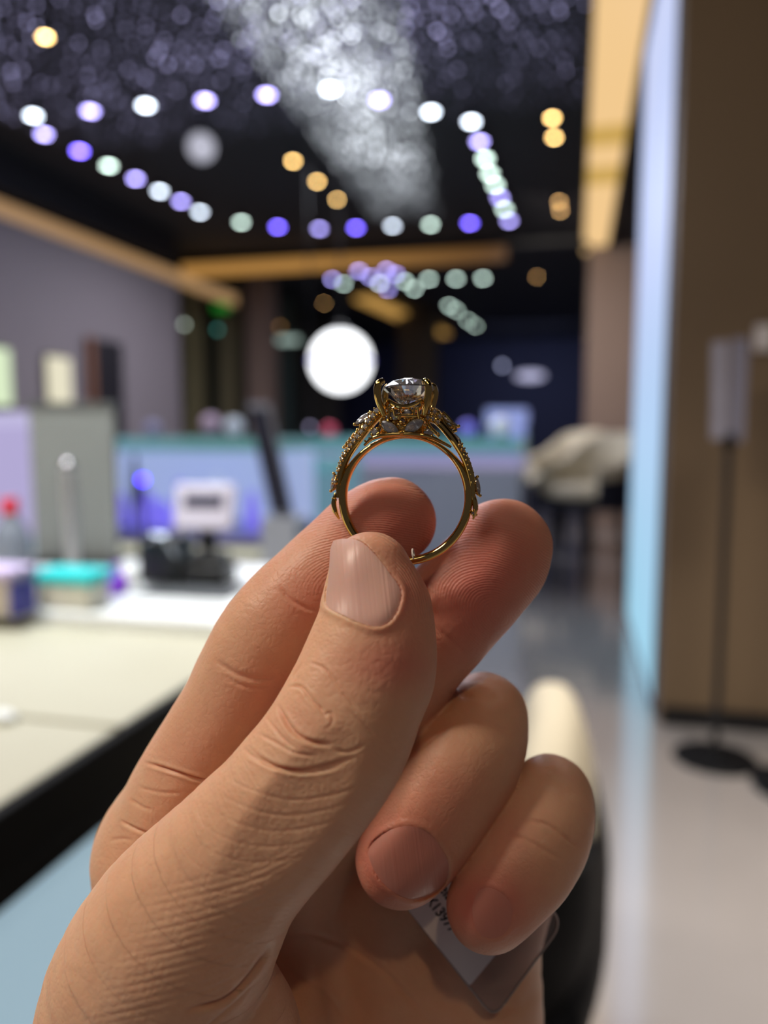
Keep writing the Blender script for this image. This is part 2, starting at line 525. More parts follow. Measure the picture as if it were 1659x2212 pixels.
for (x, y, Y, c, st, lab) in ((398, 701, 9.4, (190, 205, 190), 9, 'round pale greenish lamp above the far left column'), (470, 712, 9.8, (60, 130, 120), 9, 'dim teal round lamp in the dark bay at far left'),
                              (435, 318, None, (190, 190, 205), 2.5, 'dim grey round lamp in the dark part of the ceiling'), (605, 706, 10.5, (150, 110, 60), 7, 'dim brown round lamp above the pale sign'),
                              (1085, 790, 12.0, (170, 175, 210), 9, 'dim round lamp left of the oval glowing sign'), (308, 1036, 2.9, (70, 40, 255), 40, 'small deep blue lamp glowing in the glass case'),
                              (632, 995, 4.3, (200, 240, 245), 40, 'small bright cyan-white lamp in the far glass case'), (670, 922, 5.5, (110, 105, 130), 18, 'dim violet-grey round lamp below the globe')):
    p = onZ(x, y, 3.02) if Y is None else onY(x, y, Y)
    r_ = 0.09 if Y is None else 0.014*max(1, Y/5)
    o = thing('point_lamp', lab, 'lamp', p)
    MB().sphere((0, 0, 0), r_, 16, 10).build('bulb', emis('point_lamp_glow', c, st*0.4), o)
    MB().lathe([(r_*0.5, r_*0.8), (r_*0.5, r_*1.3)], 12).build('socket', M_house, o)
    if Y and Y > 5:
        MB().tube([(0, 0, r_), (0, 0, 3.26-p.z)], 0.006, 6).build('suspension_rod', M_house, o)
    elif Y:
        MB().tube([(0, 0, -r_*0.6), (0, 0, -p.z)], 0.008, 6).build('stem', M_house, o)
    else:
        MB().tube([(0, 0, r_), (0, 0, 3.26-p.z)], 0.02, 6).build('suspension_rod', M_house, o)

# ------------------------------------------------------------------ counters
M_cream = mat('cream_leather', (188, 186, 166), 0.55, var=0.03, bump=0.1, bscale=400)
M_glassb = emis('lit_blue_glass', (176, 205, 220), 0.62, base=(150, 180, 200))
XE = -0.435
ct = thing('display_counter', 'near white counter with cream leather top, black rim and pale blue glass front', 'counter', (XE, 0.5, 0))
MB().box(-1.8, -0.012, -1.2, 0.52, 0.775, 0.80).build('top_pad', M_cream, ct, bevel=0.004)
MB().box(-0.03, 0.0, -1.2, 0.86, 0.742, 0.798).box(-0.012, 0.002, -1.2, 0.86, 0.72, 0.745).build('rim', mat('black_rim', (12, 12, 12), 0.65, Specular_IOR_Level=0.2), ct, bevel=0.003)
MB().box(-1.8, -0.012, -1.2, -0.035, 0.742, 0.774).build('top_frame', M_black, ct)
MB().box(-1.8, -0.01, 0.52, 1.0, 0.76, 0.822).build('worktop', M_white, ct, bevel=0.006)
MB().box(-0.024, -0.012, -1.2, 0.155, 0.47, 0.725).build('glass_front', M_glassb, ct)
MB().box(-0.03, -0.006, 0.157, 0.98, 0.06, 0.725).box(-0.03, -0.002, -1.2, 0.155, 0.06, 0.47).build('plinth', mat('white_lacquer', (225, 222, 232), 0.4), ct)
MB().box(-1.8, -0.035, -1.2, 0.98, 0.05, 0.742).build('body', mat('counter_body', (190, 190, 200), 0.5), ct)
p = onZ(0, 1548, 0.8) - ct.location
MB().box(-1.5, p.x+0.14, p.y, p.y+0.006, 0.7995, 0.802).build('seam', mat('pad_seam', (150, 146, 124), 0.7), ct)
p = onZ(2, 1548, 0.805)
tag(MB().sphere((0, 0, 0), 0.014, 16, 10, (1.3, 0.8, 0.5)).build('eraser', M_white), 'small white object on the cream counter top at the left edge', 'eraser').location = p

TOP = 0.822
def base_at(px, py, z=TOP):
    return onZ(px, py, z)


# teal-lid box
p = base_at(134, 1318)
bx = thing('storage_box', 'clear plastic box with a bright turquoise lid on the white counter', 'box', p, 0.0)
MB().box(-0.048, 0.048, 0, 0.06, 0, 0.042).build('body', mat('frosted_plastic', (240, 242, 232), 0.3), bx, bevel=0.006)
MB().box(-0.053, 0.054, -0.006, 0.066, 0.042, 0.060).build('lid', mat('turquoise_plastic', (20, 215, 220), 0.35), bx, bevel=0.005)
p = base_at(-5, 1332)
bw = thing('paper_box', 'white and lilac box at the left edge beside the turquoise lid box', 'box', p)
MB().box(-0.08, 0.022, 0, 0.06, 0, 0.055).build('body', mat('cream_card', (205, 196, 186), 0.6), bw, bevel=0.004)
MB().box(-0.084, 0.026, -0.004, 0.064, 0.055, 0.072).build('lid', mat('lilac_card', (205, 190, 228), 0.6), bw, bevel=0.004)
MB().box(0.022, 0.030, 0.0, 0.05, 0, 0.05).build('label_band', mat('blue_card', (70, 70, 165), 0.6), bw)
p = base_at(252, 1283)
pb = thing('pouch', 'round bright purple pouch beside the black card machine', 'pouch', p)
MB().lathe([(0.002, 0), (0.016, 0.001), (0.021, 0.014), (0.02, 0.027), (0.010, 0.038), (0.006, 0.041)], 20).build('body', mat('purple_velvet', (135, 62, 215), 0.7), pb)
MB().lathe([(0.006, 0.041), (0.011, 0.048), (0.009, 0.052), (0.002, 0.05)], 14).build('tie', mat('purple_ribbon', (100, 40, 170), 0.5), pb)
tag(MB().sphere((0, 0, 0.014), 0.014, 18, 12).build('cotton_ball', mat('white_cotton', (235, 238, 230), 0.9)), 'small white ball between the purple pouch and the black machine', 'ball').location = base_at(284, 1262)
tag(MB().box(-0.08, 0.10, 0, 0.115, 0, 0.003).build('desk_mat', mat('dark_grey_mat', (80, 84, 88), 0.6)), 'dark grey mat under the black machine', 'mat').location = base_at(372, 1290)
# card machine
p = base_at(372, 1272)
cm = thing('payment_terminal', 'black payment machine with a pale tilted display screen on a stand', 'terminal', p, radians(6))
MB().box(-0.075, 0.005, 0.02, 0.10, 0.003, 0.090).build('body', mat('black_plastic', (24, 26, 26), 0.35), cm, bevel=0.008)
MB().box(0.012, 0.092, 0.015, 0.09, 0.003, 0.038).box(0.02, 0.085, 0.03, 0.07, 0.038, 0.062).build('base', mat('black_plastic_base', (18, 18, 20), 0.35), cm, bevel=0.004)
MB().tube([(0.05, 0.05, 0.02), (0.05, 0.052, 0.06), (0.048, 0.055, 0.10)], [0.016, 0.014, 0.018], 12).build('stand', mat('black_stand', (14, 14, 16), 0.3), cm)
dh = MB().box(-0.056, 0.056, -0.008, 0.008, -0.044, 0.044).build('display_housing', mat('pale_grey_plastic', (200, 196, 214), 0.4), cm, bevel=0.01)
dh.location = (0.045, 0.05, 0.142)
dh.rotation_euler = (radians(-18), 0, radians(5))
MB().box(-0.036, 0.036, -0.010, -0.007, -0.002, 0.022).build('screen', mat('dark_screen', (70, 70, 88), 0.2), dh)
MB().tube([(-0.05, 0.01, 0.085), (-0.03, 0.0, 0.097), (-0.01, 0.0, 0.094), (0.006, 0.01, 0.06)], 0.006, 8).build('paper_roll_cover', mat('grey_chrome', (150, 155, 165), 0.25, 1.0), cm)

# grey upright panel and steel rod
p = onZ(165, 1212, TOP)
gp = thing('partition_panel', 'tall dark grey upright panel standing behind the turquoise lid box', 'panel', p, radians(8))
MB().box(-0.095, 0.095, 0, 0.014, 0.006, 0.330).build('board', mat('panel_grey', (128, 132, 130), 0.6, var=0.03), gp, bevel=0.003)
MB().box(-0.098, 0.098, -0.003, 0.017, 0.330, 0.342).build('top_edge', mat('edge_metal', (130, 134, 134), 0.35, 0.6), gp)
MB().box(-0.097, 0.097, -0.05, 0.05, 0, 0.008).build('foot', M_black, gp)
p = onZ(158, 1236, TOP)
sr = thing('display_stand', 'thin silver rod stand in front of the dark grey panel', 'stand', p)
MB().tube([(0, 0, 0.004), (-0.002, 0, 0.205)], 0.0125, 16).build('rod', mat('brushed_steel', (215, 215, 215), 0.5, 1.0), sr)
MB().sphere((-0.002, 0, 0.212), 0.0135, 18, 12).build('ball_knob', mat('polished_steel', (210, 210, 215), 0.12, 1.0), sr)
MB().lathe([(0.001, 0), (0.028, 0), (0.026, 0.006), (0.001, 0.008)], 24).build('base', mat('steel_base', (150, 150, 155), 0.3, 1.0), sr)

# bottle with red cap
p = onZ(28, 1232, TOP)
bt = thing('water_bottle', 'clear bottle with a red cap at the left edge of the picture', 'bottle', p)
MB().lathe([(0.001, 0), (0.034, 0), (0.036, 0.01), (0.036, 0.06), (0.03, 0.088), (0.014, 0.112), (0.013, 0.125), (0.001, 0.125)], 28).build('body', mat('bottle_plastic', (150, 158, 172), 0.15, Transmission_Weight=0.35), bt)
MB().lathe([(0.001, 0.118), (0.0165, 0.118), (0.0165, 0.146), (0.001, 0.147)], 24).build('cap', mat('red_cap', (225, 40, 60), 0.4), bt)

# glass display cases behind
M_teal = mat('teal_glass_edge', (120, 190, 190), 0.15, Emission_Color=(0.25, 0.6, 0.6, 1), Emission_Strength=0.12)
M_inner = emis('case_back_glow', (165, 180, 215), 0.75, base=(160, 170, 200))
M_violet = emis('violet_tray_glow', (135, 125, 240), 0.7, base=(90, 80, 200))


M_lav = emis('lavender_glass_edge', (150, 160, 225), 0.7, base=(120, 130, 160))


def case(name_label, px0, px1, ytop, Y, ybot_px, depth, mats, trays, topm=None):
    p0, p1 = onY(px0, ytop, Y), onY(px1, ytop, Y)
    zt = p0.z
    zb = onY(px0, ybot_px, Y).z
    cx = (p0.x+p1.x)/2
    hw = (p1.x-p0.x)/2
    t = thing('glass_display_case', name_label, 'display case', (cx, Y, 0))
    th = 0.028*Y/3
    MB().box(-hw, hw, 0, depth, zt-th*2, zt).build('glass_top', topm or M_teal, t, bevel=0.003)
    MB().box(-hw+0.01, hw-0.01, depth-0.03, depth-0.01, zb, zt-th*2).build('lit_back', mats[0], t)
    MB().box(-hw, hw, 0, depth, zb-0.03, zb).build('case_floor', mats[1], t)
    MB().box(-hw+0.01, hw-0.01, 0.02, depth-0.02, 0, zb-0.03).build('cabinet', mats[2], t)
    for sx in (-1, 1):
        MB().box(sx*hw-0.008, sx*hw+0.008, 0, 0.016, zb, zt-th*2).build('corner_post', mat('clear_post', (185, 200, 215), 0.2), t)
    return t, zb, zt, hw


c1, zb, zt, hw = case('long lit glass display case with teal edge behind the card machine', 60, 588, 946, 2.9, 1140, 0.55,
                      (M_inner, mat('case_floor_violet', (150, 150, 215), 0.4), mat('cabinet_cream', (176, 170, 160), 0.5)), 3)
MB().box(-hw, hw, -0.01, 0.05, zb-0.09, zb-0.05).build('light_strip', emis('strip_cream', (225, 225, 205), 0.8), c1)
MB().box(-hw, hw, -0.012, 0.05, zb-0.05, zb-0.03).build('gold_trim', mat('dull_gold', (120, 110, 90), 0.4, 0.5), c1)
MB().box(-hw, hw, -0.01, 0.05, zb-0.24, zb-0.16).build('lower_strip', emis('strip_white', (225, 232, 245), 0.9), c1)
for (x, y, wpx, hpx, m_, lab) in ((318, 1085, 60, 70, M_violet, 'violet velvet display bust, left one in the long case'), (390, 1062, 40, 60, M_violet, 'violet velvet display bust, middle one in the long case'),
                                  (545, 1085, 36, 60, M_violet, 'violet velvet display bust at the right end of the long case'), (470, 1040, 70, 40, M_inner, 'pale blue display tray standing in the long case'), (290, 965+25, 26, 22, M_navy, 'small dark box under the teal glass top'), (262, 1090, 40, 62, M_violet, 'violet velvet display bust beside the grey panel'), (352, 1098, 50, 46, M_violet, 'low violet velvet display bust between two taller ones')):
    q = onY(x, y+hpx/2, 3.1)
    s = 3.1/F
    t = thing('jewellery_display', lab, 'jewellery display', (q.x, 3.1, zb))
    hh = max(0.03, (q.z-zb)) + hpx*s
    MB().lathe([(0.001, 0), (wpx*s*0.45, 0), (wpx*s*0.5, hh*0.3), (wpx*s*0.35, hh*0.7), (wpx*s*0.15, hh), (0.001, hh)], 20).build('bust', m_, t)

c2, zb2, zt2, hw2 = case('glass display case with lilac glow at the far left edge', -420, 78, 893, 2.2, 1170, 0.4,
                         (emis('lilac_back', (196, 186, 232), 0.8), mat('teal_floor', (150, 190, 195), 0.4), M_grey), 0, emis('lilac_top', (205, 198, 238), 0.85))
c3, zb3, zt3, hw3 = case('far grey counter with a lit glass case on top, seen through the ring', 600, 1128, 946, 5.6, 1000, 0.6,
                         (emis('case3_glow', (160, 160, 215), 0.65), emis('case3_floor', (200, 190, 232), 0.5), M_bluegrey), 0)
c4, zb4, zt4, hw4 = case('bright upper glass case at the right end of the far counter', 1050, 1136, 884, 6.35, 1010, 0.3,
                         (emis('case4_glow', (150, 165, 235), 0.8), M_white, M_white), 0, M_lav)
c5, zb5, zt5, hw5 = case('teal-glowing glass case between the mirror and the ring', 600, 735, 990, 3.6, 1190, 0.4,
                         (emis('case5_glow', (120, 165, 185), 0.6), mat('c5_floor', (160, 165, 170), 0.4), M_grey), 0)
for (x, y, Y, r_, c, st, lab) in ((712, 948, 5.9, 0.05, (225, 60, 95), 0.8, 'red round gift box on the far counter left of the ring'), (1082, 985, 5.8, 0.075, (230, 230, 235), 0.9, 'white display cushion at the right end of the far counter'),
                                  (1012, 935, 5.9, 0.06, (140, 130, 245), 1.0, 'violet glowing display cushion right of the ring'), (505, 920, 4.0, 0.055, (205, 215, 222), 0.8, 'white round ornament beyond the long glass case'),
                                  (455, 912, 4.0, 0.05, (200, 175, 195), 0.7, 'pinkish round ornament beyond the long glass case'), (330, 925, 4.0, 0.05, (140, 140, 170), 0.6, 'bluish round ornament above the long glass case')):
    q = onY(x, y, Y)
    if Y > 4.5:
        q.z = zt3 + r_*1.2
    o = thing('display_ornament', lab, 'ornament', q)
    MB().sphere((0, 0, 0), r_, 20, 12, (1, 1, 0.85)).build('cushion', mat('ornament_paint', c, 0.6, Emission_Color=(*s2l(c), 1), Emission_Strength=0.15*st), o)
    MB().lathe([(0.001, -r_*1.2), (r_*0.7, -r_*1.2), (r_*0.6, -r_*0.7), (0.001, -r_*0.7)], 18).build('base', M_grey, o)
    if Y == 4.0:
        tag(MB().box(q.x-0.06, q.x+0.06, Y-0.06, Y+0.06, 0, q.z-r_*1.2).build('pedestal', mat('pedestal_paint', (90, 88, 98), 0.6)), f'grey pedestal under the {c[0]>202 and "white" or (c[0]>180 and "pinkish" or "bluish")} round ornament', 'pedestal')

# tilted standing mirror on a slim pedestal
q = onY(585, 1045, 2.6)
mr = thing('standing_mirror', 'tall narrow tilted mirror standing beside the long glass case', 'mirror', q)
top = onY(562, 872, 2.6) - q
def slab(p0, p1, wv, tv):
    vs = []
    for p_ in (p0, p1):
        for a_, b_ in ((-1, -1), (1, -1), (1, 1), (-1, 1)):
            vs.append(p_ + wv*a_ + tv*b_)
    return MB().add(vs, [(3, 2, 1, 0), (4, 5, 6, 7), (0, 1, 5, 4), (1, 2, 6, 5), (2, 3, 7, 6), (3, 0, 4, 7)])
d0 = Vector((0.045, 0, -0.12))
MB().box(-0.02, 0.11, -0.05, 0.09, -q.z, -0.12).build('pedestal', mat('mirror_pedestal', (190, 196, 204), 0.5), mr)
slab(d0, Vector((-0.055, 0.03, top.z)), Vector((0.045, 0, 0)), Vector((0, 0.006, 0))).build('frame', mat('mirror_frame', (140, 145, 155), 0.3, 0.2), mr, bevel=0.01)
slab(d0+Vector((0, -0.008, 0.02)), Vector((-0.055, 0.022, top.z-0.02)), Vector((0.037, 0, 0)), Vector((0, 0.002, 0))).build('mirror_glass', mat('mirror_glass', (190, 195, 210), 0.1, 1.0), mr)

# ------------------------------------------------------------------ chairs
M_chair = mat('cream_upholstery', (186, 177, 155), 0.8, var=0.04, bump=0.15, bscale=300)
M_shell = mat('navy_shell', (16, 20, 38), 0.55)
M_shell2 = mat('black_shell', (5, 6, 9), 0.6, Specular_IOR_Level=0.15)


def chair(label, loc, rz, shell, seat_h=0.66, back_h=1.1, s=1.0, group=None):
    """tub armchair opening towards +X in its own frame"""
    t = thing('armchair', label, 'armchair', loc, rz, group)
    def shell_mesh(r_in, r_out, z0, f, a0=58, a1=302, n=36, cap=0.025):
        rings = []
        for i in range(n+1):
            a_ = radians(a0 + (a1-a0)*i/n)
            u = abs(i/n-0.5)*2
            h = f(u)
            c_, s_ = cos(a_), sin(a_)
            e = 1.06
            rings.append([(r_in*c_*e, r_in*s_, z0), (r_in*c_*e, r_in*s_, h-cap), ((r_in+cap*.5)*c_*e, (r_in+cap*.5)*s_, h-cap*.2), ((r_in+r_out)/2*c_*e, (r_in+r_out)/2*s_, h),
                          ((r_out-cap*.5)*c_*e, (r_out-cap*.5)*s_, h-cap*.2), (r_out*c_*e, r_out*s_, h-cap), (r_out*c_*e, r_out*s_, z0)])
        return MB().loft(rings)
    f = lambda u: back_h - (back_h-seat_h-0.16)*(1/(1+math.exp(-(u-0.55)*11)))
    shell_mesh(0.205, 0.275, seat_h-0.06, f).build('backrest', M_chair, t)
    shell_mesh(0.272, 0.295, seat_h-0.14, lambda u: f(u)-0.10, cap=0.01).build('outer_shell', shell, t)
    MB().lathe([(0.001, seat_h-0.10), (0.20, seat_h-0.10), (0.235, seat_h-0.07), (0.235, seat_h-0.02), (0.2, seat_h+0.012), (0.001, seat_h+0.02)], 36).build('seat', M_chair, t)
    MB().lathe([(0.001, seat_h-0.17), (0.22, seat_h-0.17), (0.27, seat_h-0.13), (0.27, seat_h-0.098), (0.001, seat_h-0.098)], 36).build('seat_base', shell, t)
    for a_ in (45, 135, 225, 315):
        c_, s_ = cos(radians(a_)), sin(radians(a_))
        MB().tube([(0.17*c_, 0.17*s_, seat_h-0.16), (0.21*c_, 0.21*s_, 0.0)], [0.02, 0.012], 10).build('leg', M_shell2, t)
    return t


chair('cream armchair with navy back standing nearer, right of the far counter', (0.10, 6.0, 0), radians(222), M_shell, 0.70, 1.10).scale = (1.35, 1.35, 1)
q = onZ(1185, 1200, 0)
chair('cream armchair standing behind the nearer one beside the far counter', (-0.10, 7.3, 0), radians(222), M_shell, 0.72, 1.12).scale = (1.35, 1.35, 1)

nc = thing('armchair', 'near cream armchair with black sides right behind the fingers', 'armchair', (-0.115, 1.02, -0.11))
# padded back seen along its edge
def rounded(xc, zc, hw_, hh_, y, rr=0.04, n=6, pw=2.6):
    pts = []
    for k in range(32):
        a_ = 2*pi*k/32
        c_, s_ = cos(a_), sin(a_)
        pts.append((xc + hw_*math.copysign(abs(c_)**(2/pw), c_), y, zc + hh_*math.copysign(abs(s_)**(2/pw), s_)))
    return pts
prof = [(-0.27, 0.02, 0.60), (-0.265, 0.03, 0.65), (-0.24, 0.042, 0.72), (-0.19, 0.052, 0.79), (-0.10, 0.056, 0.835), (0.02, 0.056, 0.845), (0.14, 0.056, 0.835), (0.22, 0.05, 0.79), (0.255, 0.035, 0.70), (0.262, 0.02, 0.60)]
rings = []
for y_, t_, h_ in prof:
    rings.append(rounded(0.10-0.45*y_*y_, (h_+0.45)/2, t_, (h_-0.45)/2, y_))
MB().loft(rings).build('backrest', M_chair, nc)
rings = []
for y_, t_, h_ in prof:
    hz = h_-0.075
    rings.append([(0.10-0.45*y_*y_+dx, y_*1.05, z_) for dx, z_ in ((-0.02, 0.36), (t_*0.2, hz), (t_+0.012, hz-0.02), (t_+0.03, 0.58), (t_-0.02, 0.45), (-0.01, 0.36))])
MB().loft(rings).build('outer_shell', M_shell2, nc, subsurf=1)
MB().box(-0.26, 0.06, -0.18, 0.22, 0.44, 0.54).build('seat', M_chair, nc, bevel=0.03)
MB().box(-0.26, 0.07, -0.18, 0.22, 0.36, 0.44).build('seat_base', M_shell2, nc, bevel=0.02)
for sy, zt_ in ((-1, 0.785), (1, 0.70)):
    rg = []
    for z_, xr_, yy in ((0.36, 0.115, 0.215), (0.45, 0.125, 0.235), (0.58, 0.14, 0.25), (0.70, 0.152, 0.262), (zt_-0.02, 0.150, 0.262), (zt_, 0.13, 0.25)):
        o2, i2 = yy+0.03, yy-0.03
        inset = 0.018 if z_ == zt_ else 0
        pts_ = []
        for k in range(10):
            a_ = radians(90*k/9)
            pts_.append((xr_-0.10+(0.10-inset)*sin(a_), sy*(o2-inset-0.10*(1-cos(a_))), z_))
        pts_ += [(xr_-0.045, sy*(i2-0.06), z_), (xr_-0.10, sy*(i2+inset), z_), (-0.25+inset, sy*(i2+inset), z_), (-0.25+inset, sy*(o2-inset), z_)]
        rg.append(pts_)
    MB().loft(rg).build('armrest', M_shell2, nc)
    for x_ in (-0.22, 0.03):
        MB().tube([(x_, sy*0.2, 0.37), (x_*1.05, sy*0.23, 0.11)], [0.018, 0.012], 10).build('leg', M_shell2, nc)

# ------------------------------------------------------------------ sign stand at right
def sign_stand(label, loc, boards=True):
    t = thing('sign_stand', label, 'stand', loc)
    MB().lathe([(0.001, 0), (0.135, 0), (0.137, 0.006), (0.13, 0.012), (0.03, 0.016), (0.02, 0.03), (0.001, 0.03)], 40).build('base', M_shell2, t)
    MB().tube([(0, 0, 0.02), (0, 0, 1.10)], 0.012, 14).build('pole', mat('black_pole', (26, 26, 26), 0.4), t)
    if boards:
        b1 = MB().box(-0.028, 0.016, -0.004, 0.0, 1.08, 1.39).build('sign_board', mat('grey_acrylic', (140, 140, 155), 0.3), t, bevel=0.001)
        b2 = MB().box(-0.004, 0.046, 0.012, 0.016, 1.07, 1.40).build('sign_board', mat('grey_acrylic_back', (118, 118, 134), 0.3), t, bevel=0.001)
        b1.rotation_euler = (0, radians(-1.5), 0)
        MB().lathe([(0.018, 1.05), (0.02, 1.06), (0.02, 1.085), (0.014, 1.09)], 16).build('clamp', M_shell2, t)
    return t


sign_stand('slim black floor stand with grey boards before the brown wall', (0.485, 2.70, 0))
q = onZ(1730, 1705, 0)
s2_ = thing('floor_stand', 'black round foot of a stand cut off at the right edge', 'stand', q)
MB().lathe([(0.001, 0), (0.14, 0), (0.142, 0.02), (0.12, 0.03), (0.02, 0.04), (0.001, 0.04)], 36).build('base', M_shell2, s2_)
MB().tube([(0, 0, 0.03), (0, 0, 0.9)], 0.014, 12).build('pole', M_black, s2_)
q = onY(1650, 730, 2.99)
pl = thing('wall_switch', 'small pale plate on the brown wall at the right edge', 'switch', q)
MB().box(-0.03, 0.03, -0.012, 0.004, -0.045, 0.045).build('plate', mat('plate_grey', (210, 205, 205), 0.4), pl, bevel=0.004)
MB().box(-0.012, 0.012, -0.018, -0.012, -0.02, 0.02).build('rocker', mat('rocker_white', (225, 225, 225), 0.4), pl, bevel=0.002)

# unseen ceiling lamps around the photographer; several added for ring sparkle and fill
M_lampw = emis('downlight_warm', (255, 225, 180), 14)
M_sparkle = emis('sparkle_lamp_cool', (225, 232, 255), 14)
for i, (x_, y_, wd, lab) in enumerate(((-1.5, -0.45, 0.31, 'large warm downlight in the ceiling above the near counter'), (-1.3, 1.5, 0.24, 'large cool downlight in the ceiling over the aisle'), (0.55, -1.5, 0.09, 'small warm downlight in the ceiling to the right of the photographer'),
                             (-0.5, -1.2, 0.07, 'small cool lamp added behind the photographer for ring sparkle'), (-1.9, -0.9, 0.07, 'small cool lamp added behind the counter for ring sparkle'), (0.3, -1.7, 0.07, 'farthest small sparkle lamp added behind the photographer'),
                             (-0.35, -1.25, 0.46, 'very large round housing of the added highlight lamp behind the photographer'), (-0.2, 3.3, 0.31, 'round housing of the added floor fill before the grey counter'), (-2.2, 0.6, 0.07, 'small cool sparkle lamp added over the middle of the counter'), (-0.1, 0.9, 0.07, 'small cool sparkle lamp added over the near armchair'))):
    t = thing('unseen_downlight', lab, 'downlight', (x_, y_, (3.09 if wd > 0.2 else 3.04) if wd > 0.08 else 3.2))
    zc_ = 3.26-t.location.z
    MB().lathe([(wd, -0.01), (wd+0.02, -0.01), (wd+0.02, zc_), (wd, zc_)], 32).build('housing', M_house, t)
    if wd < 0.08:
        MB().lathe([(0.001, 0.01), (wd, 0.01), (wd, 0.02), (0.001, 0.02)], 24).build('lens', M_sparkle, t)  # added bright dots for the ring to reflect


# ================================================================== THE HAND
# built in camera-aligned millimetres: x right, y up, z away from the lens
def mm(px, py, d):
    return np.array([(px-829.5)*d/F, (1106-py)*d/F, d])


def mm2w(p):
    return CAM + RT*(p[0]*1e-3) + UP*(p[1]*1e-3) + FW*(p[2]*1e-3)


Rcam = np.array([[RT.x, UP.x, FW.x], [RT.y, UP.y, FW.y], [RT.z, UP.z, FW.z]])
Ccam = np.array(CAM)


def mm2w_arr(P):
    return Ccam + (P*1e-3) @ Rcam.T


H = 0.42
lo = np.array([-66.0, -112.0, 100.0])
hi = np.array([42.0, 8.0, 178.0])
N = np.ceil((hi-lo)/H).astype(int)
gx = (lo[0]+H*np.arange(N[0])).astype(np.float32)
gy = (lo[1]+H*np.arange(N[1])).astype(np.float32)
gz = (lo[2]+H*np.arange(N[2])).astype(np.float32)


def spline(ctrl, n=5):
    c = np.array(ctrl, float)
    out = []
    m = len(c)
    for i in range(m-1):
        p0, p1, p2, p3 = c[max(i-1, 0)], c[i], c[i+1], c[min(i+2, m-1)]
        for k in range(n):
            t = k/n
            out.append(0.5*((2*p1)+(-p0+p2)*t+(2*p0-5*p1+4*p2-p3)*t*t+(-p0+3*p1-3*p2+p3)*t**3))
    out.append(c[-1])
    return np.array(out)


def chain(ctrl, squash=1.0, n=5):
    """ctrl rows (px, py, depth_mm, r_px) -> signed distance field of a tapering limb"""
    S = spline(ctrl, n)
    P = np.array([mm(a[0], a[1], a[2]) for a in S])
    R = np.array([a[3]*a[2]/F for a in S])
    phi = np.full(N, 50.0, np.float32)
    for i in range(len(P)-1):
        a, b, ra, rb = P[i], P[i+1], R[i], R[i+1]
        m = 7.0
        l = np.minimum(a, b)-max(ra, rb)-m
        h = np.maximum(a, b)+max(ra, rb)+m
        i0 = np.clip(((l-lo)/H).astype(int), 0, N)
        i1 = np.clip(((h-lo)/H).astype(int)+1, 0, N)
        if np.any(i1 <= i0):
            continue
        X = gx[i0[0]:i1[0], None, None]-a[0]
        Y = gy[None, i0[1]:i1[1], None]-a[1]
        Z = (gz[None, None, i0[2]:i1[2]]-a[2])
        ab = b-a
        q = ab.copy()
        q[2] *= squash
        L = float(q@q)+1e-9
        Zs = Z*squash
        t = np.clip((X*q[0]+Y*q[1]+Zs*q[2])/L, 0, 1)
        d = np.sqrt((X-t*q[0])**2+(Y-t*q[1])**2+(Zs-t*q[2])**2)-(ra+(rb-ra)*t)
        sl = phi[i0[0]:i1[0], i0[1]:i1[1], i0[2]:i1[2]]
        np.minimum(sl, d, out=sl)
    return phi


def smin(a, b, k):
    h = np.maximum(k-np.abs(a-b), 0)/k
    return np.minimum(a, b)-h*h*(k*0.25)


# metacarpals and palm
body = chain([(350, 1850, 141, 122), (380, 2050, 146, 135), (470, 2450, 150, 170)])
for c_ in ([(600, 1860, 153, 128), (620, 2150, 157, 140), (680, 2500, 160, 170)],
           [(830, 1900, 158, 128), (850, 2150, 161, 140), (870, 2500, 163, 160)],
           [(1030, 2000, 158, 125), (1022, 2180, 159, 150), (990, 2600, 161, 175)]):
    body = smin(body, chain(c_), 6)
body = smin(body, chain([(560, 2230, 139, 150), (500, 2330, 136, 185), (430, 2500, 136, 210)]), 6)
F_INDEX = [(848, 1125, 129.6, 94), (805, 1150, 129.4, 104), (712, 1242, 128.8, 110), (588, 1374, 128, 117), (503, 1540, 130.5, 119), (408, 1700, 134, 121), (352, 1832, 139.5, 128), (360, 1930, 142, 128)]
F_MID = [(1085, 1184, 130.3, 107), (1065, 1222, 130.3, 112), (975, 1318, 131, 118), (866, 1446, 134, 120), (760, 1640, 141, 121), (620, 1830, 151, 124)]
F_RING = [(866, 1858, 128, 98), (895, 1815, 128.2, 110), (955, 1722, 129.5, 117), (1016, 1620, 133, 116), (1046, 1548, 139, 94), (1020, 1590, 147, 100), (930, 1750, 155, 110), (840, 1880, 158, 122)]
F_PINK = [(1056, 1960, 126.5, 92), (1085, 1922, 127, 100), (1133, 1858, 128.5, 110), (1172, 1785, 132, 108), (1188, 1722, 138, 90), (1160, 1800, 147, 92), (1090, 1930, 155, 104), (1030, 2010, 158, 115)]
total = smin(body, chain(F_INDEX), 7)
for ch_, sq in ((F_MID, 1.0), (F_RING, 1.05), (F_PINK, 1.05)):
    total = np.minimum(total, smin(body, chain(ch_, sq), 5))
F_THUMB = [(800, 1238, 112.8, 90), (806, 1290, 112.2, 106), (806, 1362, 111.2, 124), (785, 1458, 110, 143), (724, 1602, 108.5, 158), (618, 1742, 108.5, 163), (490, 1880, 110.5, 176), (392, 2018, 114, 212), (330, 2160, 119, 232), (300, 2360, 125, 245)]
thumb = chain(F_THUMB, 1.15)
thumb = smin(thumb, chain([(842, 1320, 113, 84), (856, 1390, 112.4, 78), (850, 1470, 111.5, 78)]), 3)
total = smin(total, thumb, 1.6)
# thenar lobe beside the fold
total = smin(total, chain([(500, 2165, 117, 118), (505, 2260, 119, 150), (480, 2420, 122, 180)], 1.1), 1.2)
